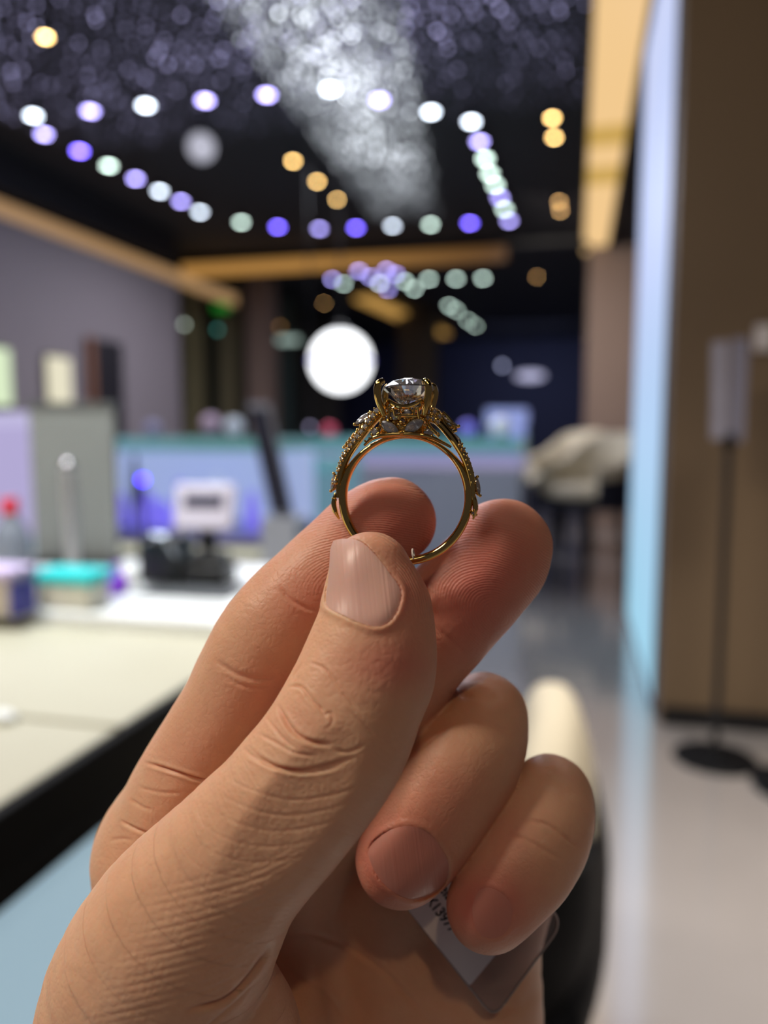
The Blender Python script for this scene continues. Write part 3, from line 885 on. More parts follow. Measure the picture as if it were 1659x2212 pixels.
# soften
for ax in (0, 1, 2):
    t_ = total.copy()
    sl = [slice(None)]*3
    a_, b_, c_ = list(sl), list(sl), list(sl)
    a_[ax], b_[ax], c_[ax] = slice(0, -2), slice(1, -1), slice(2, None)
    total[tuple(b_)] = 0.25*t_[tuple(a_)]+0.5*t_[tuple(b_)]+0.25*t_[tuple(c_)]
    del t_
# close at the borders
for ax in range(3):
    for e in (0, -1):
        s_ = [slice(None)]*3
        s_[ax] = e
        total[tuple(s_)] = np.maximum(total[tuple(s_)], 0.3)


def surface_nets(phi, lo, H):
    ins = phi < 0
    nx, ny, nz = phi.shape
    cnt = np.zeros((nx-1, ny-1, nz-1), np.int8)
    for dx in (0, 1):
        for dy in (0, 1):
            for dz in (0, 1):
                cnt += ins[dx:nx-1+dx, dy:ny-1+dy, dz:nz-1+dz]
    act = (cnt > 0) & (cnt < 8)
    idx = np.argwhere(act)
    vid = np.full(act.shape, -1, np.int32)
    vid[act] = np.arange(len(idx))
    cor = np.array([(a, b, c) for a in (0, 1) for b in (0, 1) for c in (0, 1)])
    vals = np.stack([phi[idx[:, 0]+c[0], idx[:, 1]+c[1], idx[:, 2]+c[2]] for c in cor], 1)
    acc = np.zeros((len(idx), 3))
    n = np.zeros(len(idx))
    for i in range(8):
        for j in range(i+1, 8):
            if np.abs(cor[i]-cor[j]).sum() != 1:
                continue
            a, b = vals[:, i], vals[:, j]
            m = (a < 0) != (b < 0)
            t = np.where(m, a/np.where(m, a-b, 1), 0)
            p = cor[i]+(cor[j]-cor[i])*t[:, None]
            acc += np.where(m[:, None], p, 0)
            n += m
    V = lo + H*(idx + acc/n[:, None])
    quads = []
    for ax in range(3):
        u, v = (ax+1) % 3, (ax+2) % 3
        A = [slice(None)]*3
        B = [slice(None)]*3
        A[ax], B[ax] = slice(0, -1), slice(1, None)
        ch = ins[tuple(A)] != ins[tuple(B)]
        E_ = np.argwhere(ch)
        E_ = E_[(E_[:, u] > 0) & (E_[:, v] > 0) & (E_[:, u] < phi.shape[u]-1) & (E_[:, v] < phi.shape[v]-1)]
        q = []
        for du, dv in ((-1, -1), (0, -1), (0, 0), (-1, 0)):
            c = E_.copy()
            c[:, u] += du
            c[:, v] += dv
            q.append(vid[c[:, 0], c[:, 1], c[:, 2]])
        q = np.stack(q, 1)
        s = ins[E_[:, 0], E_[:, 1], E_[:, 2]]
        q[~s] = q[~s][:, ::-1]
        quads.append(q)
    return V, np.concatenate(quads)


V, Q = surface_nets(total, lo, H)
del total, body, thumb


def mesh_from_arrays(name, V, Q):
    me = bpy.data.meshes.new(name)
    me.vertices.add(len(V))
    me.vertices.foreach_set('co', np.ascontiguousarray(V, dtype=np.float32).ravel())
    me.loops.add(Q.size)
    me.loops.foreach_set('vertex_index', np.ascontiguousarray(Q, dtype=np.int32).ravel())
    me.polygons.add(len(Q))
    me.polygons.foreach_set('loop_start', np.arange(0, Q.size, Q.shape[1], dtype=np.int32))
    me.update(calc_edges=True)
    me.validate()
    return me


# one Catmull-Clark level gives 0.2 mm cells for the creases
def catmull(V, Q):
    nV, nF = len(V), len(Q)
    E_ = np.stack([Q, np.roll(Q, -1, 1)], 2).reshape(-1, 2).astype(np.int64)
    key = np.minimum(E_[:, 0], E_[:, 1])*nV + np.maximum(E_[:, 0], E_[:, 1])
    uk, inv = np.unique(key, return_inverse=True)
    nE = len(uk)
    e0, e1 = uk//nV, uk % nV
    fp = V[Q].mean(1)
    face_of = np.repeat(np.arange(nF), 4)
    cnt = np.bincount(inv, minlength=nE).astype(float)
    ef = np.stack([np.bincount(inv, fp[face_of, k], nE) for k in range(3)], 1)/cnt[:, None]
    mid = (V[e0]+V[e1])/2
    ep = (mid+ef)/2
    val = np.bincount(Q.ravel(), minlength=nV).astype(float)
    favg = np.stack([np.bincount(Q.ravel(), fp[face_of, k], nV) for k in range(3)], 1)/np.maximum(val, 1)[:, None]
    ev_ = np.bincount(np.concatenate([e0, e1]), minlength=nV).astype(float)
    eavg = np.stack([np.bincount(np.concatenate([e0, e1]), np.concatenate([mid[:, k], mid[:, k]]), nV) for k in range(3)], 1)/np.maximum(ev_, 1)[:, None]
    n_v = np.maximum(val, 3)[:, None]
    vp = (favg+2*eavg+(n_v-3)*V)/n_v
    ei = inv.reshape(-1, 4)+nV
    fi = np.arange(nF)+nV+nE
    nq = []
    for k in range(4):
        nq.append(np.stack([Q[:, k], ei[:, k], fi, ei[:, (k-1) % 4]], 1))
    return np.concatenate([vp, ep, fp]), np.stack(nq, 1).reshape(-1, 4).astype(np.int32)


V, Q = catmull(V, Q)
me0 = me1 = mesh_from_arrays('hand_mesh', V, Q)
nv = len(me1.vertices)
P = np.zeros(nv*3, np.float32)
me1.vertices.foreach_get('co', P)
P = P.reshape(-1, 3).astype(np.float64)
NR = np.zeros(nv*3, np.float32)
me1.vertices.foreach_get('normal', NR)
NR = NR.reshape(-1, 3).astype(np.float64)
PX = 829.5+F*P[:, 0]/P[:, 2]
PY = 1106-F*P[:, 1]/P[:, 2]
facing = np.clip(-NR[:, 2]*3+0.4, 0, 1)


def chain_dist(ctrl):
    """distance of every vertex to the limb surface and its position along it (0..1)"""
    S = spline(ctrl, 3)
    C = np.array([mm(a[0], a[1], a[2]) for a in S])
    R = np.array([a[3]*a[2]/F for a in S])
    best = np.full(nv, 1e9)
    tt = np.zeros(nv)
    L = np.concatenate([[0], np.cumsum(np.linalg.norm(np.diff(C, axis=0), axis=1))])
    for i in range(len(C)-1):
        ab = C[i+1]-C[i]
        t = np.clip(((P-C[i])@ab)/(ab@ab), 0, 1)
        d = np.linalg.norm(P-C[i]-t[:, None]*ab, axis=1)-(R[i]+(R[i+1]-R[i])*t)
        m = d < best
        best[m] = d[m]
        tt[m] = (L[i]+t*(L[i+1]-L[i]))[m]
    return best, tt


dT, sT = chain_dist(F_THUMB)
dI, sI = chain_dist(F_INDEX)
dM, sM = chain_dist(F_MID)
dR, sR = chain_dist(F_RING[:5])
dP, sP = chain_dist(F_PINK[:5])
part = np.argmin(np.stack([dT, dI, dM, dR, dP]), 0)
part[np.min(np.stack([dT, dI, dM, dR, dP]), 0) > 2.5] = 5
isT = part == 0


def poly_dist(pts):
    """pixel distance to an open polyline, and parameter along it"""
    pts = np.array(pts, float)
    x0, y0 = pts.min(0)-40
    x1, y1 = pts.max(0)+40
    D = np.full(nv, 1e3)
    U = np.zeros(nv)
    box = np.where((PX > x0) & (PX < x1) & (PY > y0) & (PY < y1))[0]
    q = np.stack([PX[box], PY[box]], 1)
    L = np.concatenate([[0], np.cumsum(np.linalg.norm(np.diff(pts, axis=0), axis=1))])
    bd = np.full(len(box), 1e3)
    bu = np.zeros(len(box))
    for i in range(len(pts)-1):
        ab = pts[i+1]-pts[i]
        t = np.clip(((q-pts[i])@ab)/(ab@ab), 0, 1)
        d = np.linalg.norm(q-pts[i]-t[:, None]*ab, axis=1)
        m = d < bd
        bd[m] = d[m]
        bu[m] = ((L[i]+t*(L[i+1]-L[i]))/L[-1])[m]
    D[box] = bd
    U[box] = bu
    return D, U


disp = np.zeros(nv)


def crease(pts, width, depth, sel, rim=0.14, taper=True):
    width *= 0.72
    depth *= 0.8
    c = spline([(a, b, 0, 0) for a, b in pts], 4)[:, :2]
    D, U = poly_dist(c)
    e = np.clip(np.minimum(U, 1-U)*5, 0, 1) if taper else 1
    g = np.exp(-(D/width)**2)
    r_ = np.exp(-((D-width*2.2)/(width*1.3))**2)
    disp[:] += np.where(sel, (-depth*g+depth*rim*r_)*e*facing, 0)


def c3(l, ox=500, oy=1000, s=2.212):
    return [(ox+a/s, oy+b/s) for a, b in l]


c5 = lambda l: c3(l, 0, 1500, 2.212)
# thumb knuckle folds
crease(c3([(360, 950), (440, 980), (500, 1050), (560, 1130), (620, 1200)]), 4, 0.28, isT)
crease(c3([(262, 1072), (330, 1070), (380, 1130), (430, 1180), (455, 1225)]), 4.5, 0.45, isT)
crease(c3([(222, 1150), (240, 1200), (275, 1262), (320, 1305), (390, 1335), (480, 1345)]), 6, 0.85, isT)
crease(c3([(430, 1210), (475, 1195), (480, 1240), (440, 1280)]), 4, 0.22, isT)
crease(c3([(490, 1372), (560, 1380), (640, 1345)]), 4.5, 0.35, isT)
crease(c3([(50, 1350), (100, 1400), (200, 1450), (330, 1470), (480, 1440), (600, 1400)]), 6, 0.6, isT)
crease(c3([(120, 1290), (200, 1330), (300, 1385), (420, 1400)]), 4.5, 0.3, isT)
crease(c3([(160, 1210), (200, 1260), (260, 1330), (330, 1380)]), 4, 0.25, isT)
crease(c3([(340, 960), (300, 1010), (290, 1060)]), 4, 0.2, isT)
crease(c3([(560, 1180), (640, 1260), (700, 1330)]), 4, 0.16, isT)
crease(c5([(1180, 245), (1280, 325), (1420, 372), (1550, 362), (1660, 330)]), 5, 0.5, isT)
for k in range(9):
    dx, dy = -k*23, k*33
    am = 0.12*(0.88**k)
    crease([(486+dx*0.9, 1678+dy*0.86), (548+dx, 1708+dy), (636+dx, 1728+dy*1.02), (735+dx, 1712+dy*1.06), (800+dx, 1685+dy*1.08)], 4.2, am, isT)
for k in range(16):
    y0_ = 1880+k*20
    x0_ = 245-k*9
    crease([(x0_+60, y0_+45), (x0_+190, y0_+18), (x0_+330, y0_-22), (x0_+430, y0_-75)], 4.5, 0.045+0.025*((k*7) % 3), isT)
# fold between thumb base and thenar lobe
isB = part != 9
crease([(592, 2035), (560, 2085), (510, 2142), (468, 2168), (398, 2183)], 8, 0.9, P[:, 2] < 128)
crease([(560, 2110), (500, 2175), (440, 2225), (380, 2260)], 6, 0.3, P[:, 2] < 128)
# index folds
isI = (part == 1) | ((part == 5) & (PX < 560) & (P[:, 2] > 124))
crease(c5([(690, 325), (760, 345), (850, 372), (930, 400), (1010, 420)]), 4.5, 0.75, isI, 0.3)
crease(c5([(570, 600), (640, 640), (715, 668), (760, 690)]), 4.5, 0.55, isI)
crease(c5([(620, 500), (680, 540), (730, 552)]), 5, 0.3, isI)
crease(c5([(650, 440), (760, 468), (880, 470)]), 5, 0.2, isI)
crease(c5([(520, 700), (580, 690), (640, 700)]), 5, 0.2, isI)
crease(c3([(225, 590), (280, 650), (350, 690), (430, 712)]), 6, 0.35, isI)
crease([(462, 1420), (489, 1444), (527, 1462), (600, 1472)], 9, 0.4, isI)
crease([(478, 1452), (520, 1480), (590, 1492)], 7, 0.25, isI)
# middle, ring, little finger folds
crease([(900, 1330), (960, 1372), (1010, 1420)], 8, 0.25, part == 2)
crease(c3([(730, 230), (800, 262), (900, 280), (985, 262)], 700, 1400, 2.552), 12, 0.3, part == 3)
crease([(1130, 1770), (1166, 1776), (1194, 1788), (1229, 1815), (1262, 1838)], 7, 0.35, part == 4)
crease([(1090, 1802), (1130, 1812), (1180, 1838), (1220, 1862)], 8, 0.25, part == 4)
crease([(1160, 1690), (1200, 1700), (1240, 1722)], 8, 0.15, part == 4)
# palm lines
isPalm = (part == 5) & (P[:, 2] > 133)
crease([(650, 2010), (760, 2050), (850, 2120), (930, 2212)], 8, 0.45, isPalm)
crease([(620, 2090), (700, 2140), (760, 2220)], 7, 0.3, isPalm)

# nails: recess in the flesh and raised walls
def inside_dist(poly):
    """signed pixel distance, negative inside the closed outline"""
    p = spline([(a, b, 0, 0) for a, b in poly+poly[:1]], 3)[:, :2]
    D, U = poly_dist(p)
    ins = np.zeros(nv, bool)
    j = len(p)-1
    for i in range(len(p)):
        xi, yi, xj, yj = p[i][0], p[i][1], p[j][0], p[j][1]
        if abs(yj-yi) > 1e-9:
            ins ^= ((yi > PY) != (yj > PY)) & (PX < (xj-xi)*(PY-yi)/(yj-yi)+xi)
        j = i
    big = (D >= 999) & ins
    D[big] = 30
    return np.where(ins, -D, D), p


NAIL_T = c3([(486, 372), (530, 362), (590, 366), (640, 392), (700, 455), (750, 520), (800, 592), (808, 640), (792, 700), (760, 752), (700, 782), (620, 765), (540, 728), (465, 690), (452, 645), (462, 560), (468, 480), (472, 415)])
c4 = lambda l: c3(l, 700, 1400, 2.552)
NAIL_R = c4([(240, 1130), (270, 1070), (330, 1020), (420, 985), (500, 985), (590, 1030), (650, 1110), (685, 1190), (680, 1270), (620, 1345), (520, 1385), (420, 1365), (320, 1290), (265, 1200)])
NAIL_P = c3([(770, 300), (850, 278), (950, 318), (1020, 380), (1062, 460), (1060, 560), (1035, 640), (960, 715), (860, 735), (770, 690), (720, 590), (708, 460), (735, 360)], 850, 1850, 4.1475)
for poly, sel, wall in ((NAIL_T, isT, 0.30), (NAIL_R, part == 3, 0.16), (NAIL_P, part == 4, 0.10)):
    D, pp = inside_dist(poly)
    wv = np.where(D > 0, np.exp(-((D-7)/8)**2)*wall, 0)
    wi = np.where(D <= 0, (-0.28 if sel is isT else -0.12)*np.clip(-D/6, 0, 1), 0)
    # the free edge has no wall: fade towards the finger tip for the thumb
    if sel is isT:
        wv *= np.clip((PY-1205)/60, 0.1, 1)
    disp += np.where(sel, (wv+wi)*facing, 0)
# gentle unevenness of the flesh
disp += 0.10*np.sin(P[:, 0]*0.55+1)*np.sin(P[:, 1]*0.48)*np.sin(P[:, 2]*0.5)
P += NR*disp[:, None]


def basis(x, y, c, deg=4):
    u, v = (x-c[0])/90, (y-c[1])/90
    return np.stack([u**i*v**j for i in range(deg+1) for j in range(deg+1-i)], 1)


FITS = []
for poly, sel, lift in ((NAIL_T, isT, 0.20), (NAIL_R, part == 3, 0.10), (NAIL_P, part == 4, 0.08)):
    D, pp = inside_dist(poly)
    c = pp.mean(0)
    on = sel & (NR[:, 2] < -0.12) & (D < 4)
    co = np.linalg.lstsq(basis(PX[on], PY[on], c), P[on, 2], rcond=None)[0]
    FITS.append(lambda x, y, co=co, c=c: basis(x, y, c) @ co)
    push = sel & (NR[:, 2] < 0.3) & (D < 1.5)
    zt = FITS[-1](PX[push], PY[push])+(0.17 if sel is isT else 0.02)
    zz = P[push, 2]
    P[push] *= (np.maximum(zz, zt)/zz)[:, None]

# skin fields kept as attributes: redness, ridge phase, ridge mask, wrinkle coordinates
red = np.zeros(nv)
def blob(px, py, rx, ry, a, sel):
    red[:] += np.where(sel, a*np.exp(-((PX-px)/rx)**2-((PY-py)/ry)**2), 0)


blob(850, 1120, 190, 130, 0.85, part == 1)
blob(690, 1300, 120, 90, 0.55, part == 1)
blob(600, 1500, 120, 90, 0.4, part == 1)
blob(400, 1620, 120, 80, 0.2, part == 1)
blob(1060, 1180, 170, 170, 0.75, part == 2)
blob(990, 1350, 150, 150, 0.55, part == 2)
blob(880, 1270, 80, 130, 0.6, isT)
blob(840, 1440, 110, 60, 0.6, isT)
blob(650, 1560, 60, 45, 0.15, isT)
blob(760, 1190, 60, 40, 0.3, isT)
blob(840, 1860, 130, 130, 0.9, part == 3)
blob(960, 1700, 90, 90, 0.35, part == 3)
blob(1050, 1960, 110, 90, 1.0, part == 4)
blob(1100, 1800, 60, 60, 0.3, part == 4)
red = np.clip(red, 0, 1)
pxmm = 120/F
ph = np.zeros(nv)
mk = np.zeros(nv)
X_, Y_ = (PX-800)*pxmm, (1290-PY)*pxmm
s1 = part == 1
ph[s1] = np.sqrt((X_*0.62)**2+(Y_*1.0)**2)[s1]
mk[s1] = np.exp(-((PX-820)/170)**4-((PY-1120)/190)**4)[s1]
X_, Y_ = (PX-1075)*pxmm, (1330-PY)*pxmm
s2 = part == 2
ang = 0.62
xr, yr = X_*cos(ang)+Y_*sin(ang)*-1, X_*sin(ang)+Y_*cos(ang)
ph[s2] = np.sqrt((xr*0.75)**2+yr**2)[s2]
mk[s2] = np.exp(-((PX-1060)/170)**4-((PY-1230)/180)**4)[s2]
X_, Y_ = (PX-740)*pxmm, (1345-PY)*pxmm
ph[isT] = np.sqrt(X_**2*1.1+Y_**2*0.9)[isT]
mk[isT] = (np.clip((PX-790-(PY-1150)*0.62)/25, 0, 1)*np.clip((1400-PY)/90, 0, 1)*np.clip((PX-700)/40, 0, 1))[isT]
wr = np.stack([sT*0.9, (P[:, 0]*0.85+P[:, 1]*0.53)*0.16, P[:, 2]*0.16], 1)
wm = np.where(isT | (P[:, 2] < 126) & (part == 5), np.clip((PY-1480)/300, 0.0, 1), 0.0)

org = mm(330, 2212, 120)
ROOT = mm2w(org)
me1.vertices.foreach_set('co', (mm2w_arr(P)-np.array(ROOT)).astype(np.float32).ravel())
for nm, arr in (('redness', red), ('ridge', ph), ('ridge_mask', mk), ('wrinkle_mask', wm)):
    at = me1.attributes.new(nm, 'FLOAT', 'POINT')
    at.data.foreach_set('value', arr.astype(np.float32))
at = me1.attributes.new('wrinkle_co', 'FLOAT_VECTOR', 'POINT')
at.data.foreach_set('vector', wr.astype(np.float32).ravel())
me1.polygons.foreach_set('use_smooth', np.ones(len(me1.polygons), bool))
me1.update()
me1.name = 'hand'


def skin_material():
    m = bpy.data.materials.new('skin')
    m.use_nodes = True
    nt = m.node_tree
    b = nt.nodes['Principled BSDF']
    L = nt.links.new

    def nd(t, **k):
        n = nt.nodes.new(t)
        for a_, v_ in k.items():
            setattr(n, a_, v_)
        return n

    def attr(n):
        a_ = nd('ShaderNodeAttribute')
        a_.attribute_name = n
        return a_

    def math_(op, a_, b_=None):
        n = nd('ShaderNodeMath', operation=op)
        for i, v in enumerate((a_, b_)):
            if v is None:
                continue
            if isinstance(v, (int, float)):
                n.inputs[i].default_value = v
            else:
                L(v, n.inputs[i])
        return n.outputs[0]

    def mix(f, a_, b_):
        n = nd('ShaderNodeMix', data_type='RGBA')
        L(f, n.inputs[0])
        for i, v in ((6, a_), (7, b_)):
            if isinstance(v, tuple):
                n.inputs[i].default_value = (*v, 1)
            else:
                L(v, n.inputs[i])
        return n.outputs[2]

    def noise(scale, vec, detail=3, dist=0):
        n = nd('ShaderNodeTexNoise')
        n.inputs['Scale'].default_value = scale
        n.inputs['Detail'].default_value = detail
        n.inputs['Distortion'].default_value = dist
        L(vec, n.inputs['Vector'])
        return n.outputs['Fac']
    tc = nd('ShaderNodeTexCoord').outputs['Object']
    n1 = noise(90, tc, 4)
    n2 = noise(450, tc, 3)
    base = mix(n1, s2l((222, 172, 138)), s2l((236, 192, 160)))
    base = mix(math_('MULTIPLY', n2, 0.25), base, s2l((200, 132, 108)))
    base = mix(math_('MULTIPLY', attr('redness').outputs['Fac'], 0.85), base, s2l((208, 106, 98)))
    L(base, b.inputs['Base Color'])
    b.inputs['Subsurface Weight'].default_value = 0.35
    b.inputs['Subsurface Radius'].default_value = (1.0, 0.3, 0.16)
    b.inputs['Subsurface Scale'].default_value = 0.004
    b.inputs['Roughness'].default_value = 0.46
    b.inputs['Specular IOR Level'].default_value = 0.35
    # bumps
    ph_ = math_('ADD', attr('ridge').outputs['Fac'], math_('MULTIPLY', noise(160, tc, 2), 0.9))
    rs = math_('SINE', math_('MULTIPLY', ph_, 2*pi/0.36))
    ridge = math_('MULTIPLY', math_('MULTIPLY', rs, attr('ridge_mask').outputs['Fac']), 0.000022)
    wc = attr('wrinkle_co').outputs['Vector']
    w1 = math_('MULTIPLY', math_('MULTIPLY', noise(1.3, wc, 4, 0.6), attr('wrinkle_mask').outputs['Fac']), 0.00016)
    vor = nd('ShaderNodeTexVoronoi')
    vor.feature = 'DISTANCE_TO_EDGE'
    vor.inputs['Scale'].default_value = 900
    L(tc, vor.inputs['Vector'])
    v1 = math_('MULTIPLY', math_('MINIMUM', vor.outputs['Distance'], 0.25), 0.00009)
    g1 = math_('MULTIPLY', noise(1500, tc, 3), 0.00007)
    g2 = math_('MULTIPLY', noise(420, tc, 3), 0.00014)
    h = math_('ADD', math_('ADD', math_('ADD', ridge, w1), math_('ADD', v1, g1)), g2)
    bp = nd('ShaderNodeBump')
    bp.inputs['Strength'].default_value = 1.0
    bp.inputs['Distance'].default_value = 1.0
    L(h, bp.inputs['Height'])
    L(bp.outputs['Normal'], b.inputs['Normal'])
    return m


me1.materials.clear()
me1.materials.append(skin_material())
hand = bpy.data.objects.new('hand', me1)
COL.objects.link(hand)
hand.location = ROOT
tag(hand, 'bare left hand holding up the gold ring between thumb, index and middle finger', 'hand')

# nail plates: each follows a smooth surface fitted to the flesh under it
def nail(poly, fit, m, label, lift):
    pp = spline([(a, b, 0, 0) for a, b in poly+poly[:1]], 4)[:-1, :2]
    cx, cy = pp.mean(0)
    nr = 14
    n = len(pp)
    vs, fs = [], []
    for layer in (0, 1):
        for i in range(nr+1):
            rho = i/nr
            for k in range(n):
                qx, qy = cx+(pp[k][0]-cx)*rho, cy+(pp[k][1]-cy)*rho
                z = fit(np.array([qx]), np.array([qy]))[0]
                z -= lift*(1-0.85*rho**8) if layer == 0 else -0.12
                vs.append(mm(qx, qy, z))
    off = (nr+1)*n
    for i in range(nr):
        for k in range(n):
            k2 = (k+1) % n
            fs.append((i*n+k, (i+1)*n+k, (i+1)*n+k2, i*n+k2))
            fs.append((off+i*n+k, off+i*n+k2, off+(i+1)*n+k2, off+(i+1)*n+k))
    for k in range(n):
        k2 = (k+1) % n
        fs.append((nr*n+k, off+nr*n+k, off+nr*n+k2, nr*n+k2))
    mb = MB()
    mb.v = [tuple(mm2w(v)-ROOT) for v in vs]
    mb.f = fs
    o = mb.build('nail', m, hand)
    o['label'] = label
    return o


def nail_mat(name, rgb, axis_dir):
    m = mat(name, rgb, 0.4, var=0.04, vscale=120, Subsurface_Weight=0.25, Subsurface_Scale=0.0015)
    nt = m.node_tree
    tc = nt.nodes.new('ShaderNodeTexCoord')
    dp = nt.nodes.new('ShaderNodeVectorMath')
    dp.operation = 'DOT_PRODUCT'
    dp.inputs[1].default_value = axis_dir
    nt.links.new(tc.outputs['Object'], dp.inputs[0])
    nz = nt.nodes.new('ShaderNodeTexNoise')
    nz.noise_dimensions = '1D'
    nz.inputs['Scale'].default_value = 1800
    nz.inputs['Detail'].default_value = 2
    nt.links.new(dp.outputs['Value'], nz.inputs['W'])
    bp = nt.nodes.new('ShaderNodeBump')
    bp.inputs['Strength'].default_value = 0.6
    bp.inputs['Distance'].default_value = 0.00008
    nt.links.new(nz.outputs['Fac'], bp.inputs['Height'])
    nt.links.new(bp.outputs['Normal'], nt.nodes['Principled BSDF'].inputs['Normal'])
    return m


acr = tuple(RT*0.99+UP*0.12)
nail(NAIL_T, FITS[0], nail_mat('thumb_nail', (224, 172, 160), acr), 'pale pink ridged thumb nail', 0.20)
nail(NAIL_R, FITS[1], nail_mat('ring_finger_nail', (212, 140, 126), acr), 'dusky nail of the curled ring finger', 0.09)
nail(NAIL_P, FITS[2], nail_mat('little_finger_nail', (212, 136, 120), acr), 'nail of the curled little finger', 0.08)

# ================================================================== THE RING
S_ = 13.85
R0 = W(875, 1075, 0.120)
al = radians(8)
AX_U = (RT*cos(al) - FW*sin(al)).normalized()
AX_V = UP
AX_W = AX_U.cross(AX_V).normalized()      # towards the lens
if AX_W.dot(FW) > 0:
    AX_W = -AX_W
ringM = Matrix((AX_U, AX_V, AX_W)).transposed().to_4x4()
ringM.translation = R0


def q3(px, py, w_=0.0):
    """ring drawing coordinates -> metres in the ring's own frame"""
    return Vector(((px-875)/S_, (1075-py)/S_, w_))*1e-3


gold = mat('polished_gold', (238, 200, 118), 0.07, 1.0, var=0.03, vscale=300)
gold2 = mat('cast_gold', (236, 192, 108), 0.14, 1.0, var=0.05, vscale=900, bump=0.25, bscale=2500)
dia = bpy.data.materials.new('diamond')
dia.use_nodes = True
_b = dia.node_tree.nodes['Principled BSDF']
_b.inputs['Base Color'].default_value = (0.97, 0.97, 1.0, 1)
_b.inputs['Transmission Weight'].default_value = 0.9
_b.inputs['IOR'].default_value = 2.3
_b.inputs['Roughness'].default_value = 0.0
_n = dia.node_tree.nodes.new('ShaderNodeTexNoise')
_n.inputs['Scale'].default_value = 700
_m = dia.node_tree.nodes.new('ShaderNodeMapRange')
_m.inputs['To Min'].default_value = 0.0
_m.inputs['To Max'].default_value = 0.08
_t = dia.node_tree.nodes.new('ShaderNodeTexCoord')
dia.node_tree.links.new(_t.outputs['Object'], _n.inputs['Vector'])
dia.node_tree.links.new(_n.outputs['Fac'], _m.inputs['Value'])
dia.node_tree.links.new(_m.outputs[0], _b.inputs['Roughness'])

dia2 = dia.copy()
dia2.name = 'small_diamond'
_b2 = dia2.node_tree.nodes['Principled BSDF']
_b2.inputs['Transmission Weight'].default_value = 0.76
_b2.inputs['Base Color'].default_value = (0.93, 0.92, 0.98, 1)
_b2.inputs['IOR'].default_value = 2.2
ring = thing('diamond_ring', 'yellow gold diamond ring with large round centre stone held between the fingertips', 'ring')
ring.matrix_world = ringM

# band: loft of rounded sections round the circle
def band_section(ri, ro, hw_, a, n=28, pw=2.35):
    rc, hr = (ri+ro)/2, (ro-ri)/2
    pts = []
    for k in range(n):
        t = 2*pi*k/n
        c_, s_ = cos(t), sin(t)
        r_ = rc + hr*math.copysign(abs(c_)**(2/pw), c_)
        z_ = hw_*math.copysign(abs(s_)**(2/pw), s_)
        pts.append(Vector((r_*cos(a), r_*sin(a), z_))*1e-3)
    return pts


rings_ = []
NB = 160
for i in range(NB):
    a = 2*pi*i/NB
    s_ = sin(a)
    up_ = max(0, s_)
    ro = 10.52 - 0.62*max(0, (s_-0.45)/0.55)**0.6 if s_ > 0.45 else 10.52
    ro += 0.14*max(0, cos((a-radians(10))*9))*(abs(s_) < 0.35) * 0.7
    hw_ = 0.95 + 0.30*max(0, min(1, (s_+0.35)/0.6))
    rings_.append(band_section(9.17, ro, hw_, a))
MB().loft(rings_, closed=True).build('band', gold, ring)

# raised rails of the split shoulders
def rail(pts, r, name='shoulder', m=gold, flat=1.3):
    c = spline([(p[0], p[1], p[2] if len(p) > 2 else 0, 0) for p in pts], 6)
    return MB().tube([q3(a[0], a[1], a[2]) for a in c], r*1e-3 if not hasattr(r, '__len__') else [v*1e-3 for v in np.interp(np.linspace(0, 1, len(c)), np.linspace(0, 1, len(r)), r)], 14, flat=flat, up=(0, 0, 1)).build(name, m, ring)


rail([(729, 1075, 0.3), (733, 1030, 0.4), (745, 992, 0.5), (766, 958, 0.6), (790, 928, 0.7), (812, 904, 0.6), (832, 890, 0.2)], [0.35, 0.55, 0.62, 0.65, 0.62, 0.55, 0.4])
rail([(729, 1075, -0.5), (733, 1030, -0.7), (745, 990, -0.9), (768, 955, -1.0), (795, 922, -0.9), (826, 892, -0.4)], [0.3, 0.45, 0.5, 0.5, 0.45, 0.35])
rail([(1021, 1080, 0.3), (1017, 1035, 0.5), (1005, 995, 0.6), (985, 960, 0.7), (962, 930, 0.9), (940, 908, 0.9), (918, 893, 0.3)], [0.35, 0.6, 0.62, 0.62, 0.6, 0.6, 0.4])
rail([(1021, 1080, -0.5), (1017, 1035, -0.8), (1003, 990, -1.0), (980, 952, -1.1), (950, 915, -0.9), (924, 890, -0.4)], [0.3, 0.45, 0.5, 0.5, 0.45, 0.35])
# leaf-like swell at the lower left and right of the shoulders
rail([(722, 1065, 0.2), (719, 1085, 0.3), (722, 1104, 0.3), (731, 1122, 0.1)], [0.15, 0.42, 0.42, 0.1], 'leaf')
rail([(1021, 1062, 0.2), (1024, 1082, 0.2), (1026, 1100, 0.3), (1021, 1122, 0.1)], [0.15, 0.45, 0.42, 0.1], 'leaf')
# crossing wires under the head
rail([(788, 962, 0.9), (806, 948, 1.3), (832, 942, 1.6), (872, 940, 1.7), (915, 943, 1.6), (940, 950, 1.3), (975, 968, 0.8)], [0.2, 0.3, 0.36, 0.42, 0.36, 0.3, 0.2], 'gallery_wire')
rail([(830, 905, 1.2), (822, 925, 1.4), (806, 948, 1.1)], 0.28, 'gallery_wire')
rail([(922, 905, 1.2), (930, 925, 1.4), (950, 945, 1.1)], 0.28, 'gallery_wire')
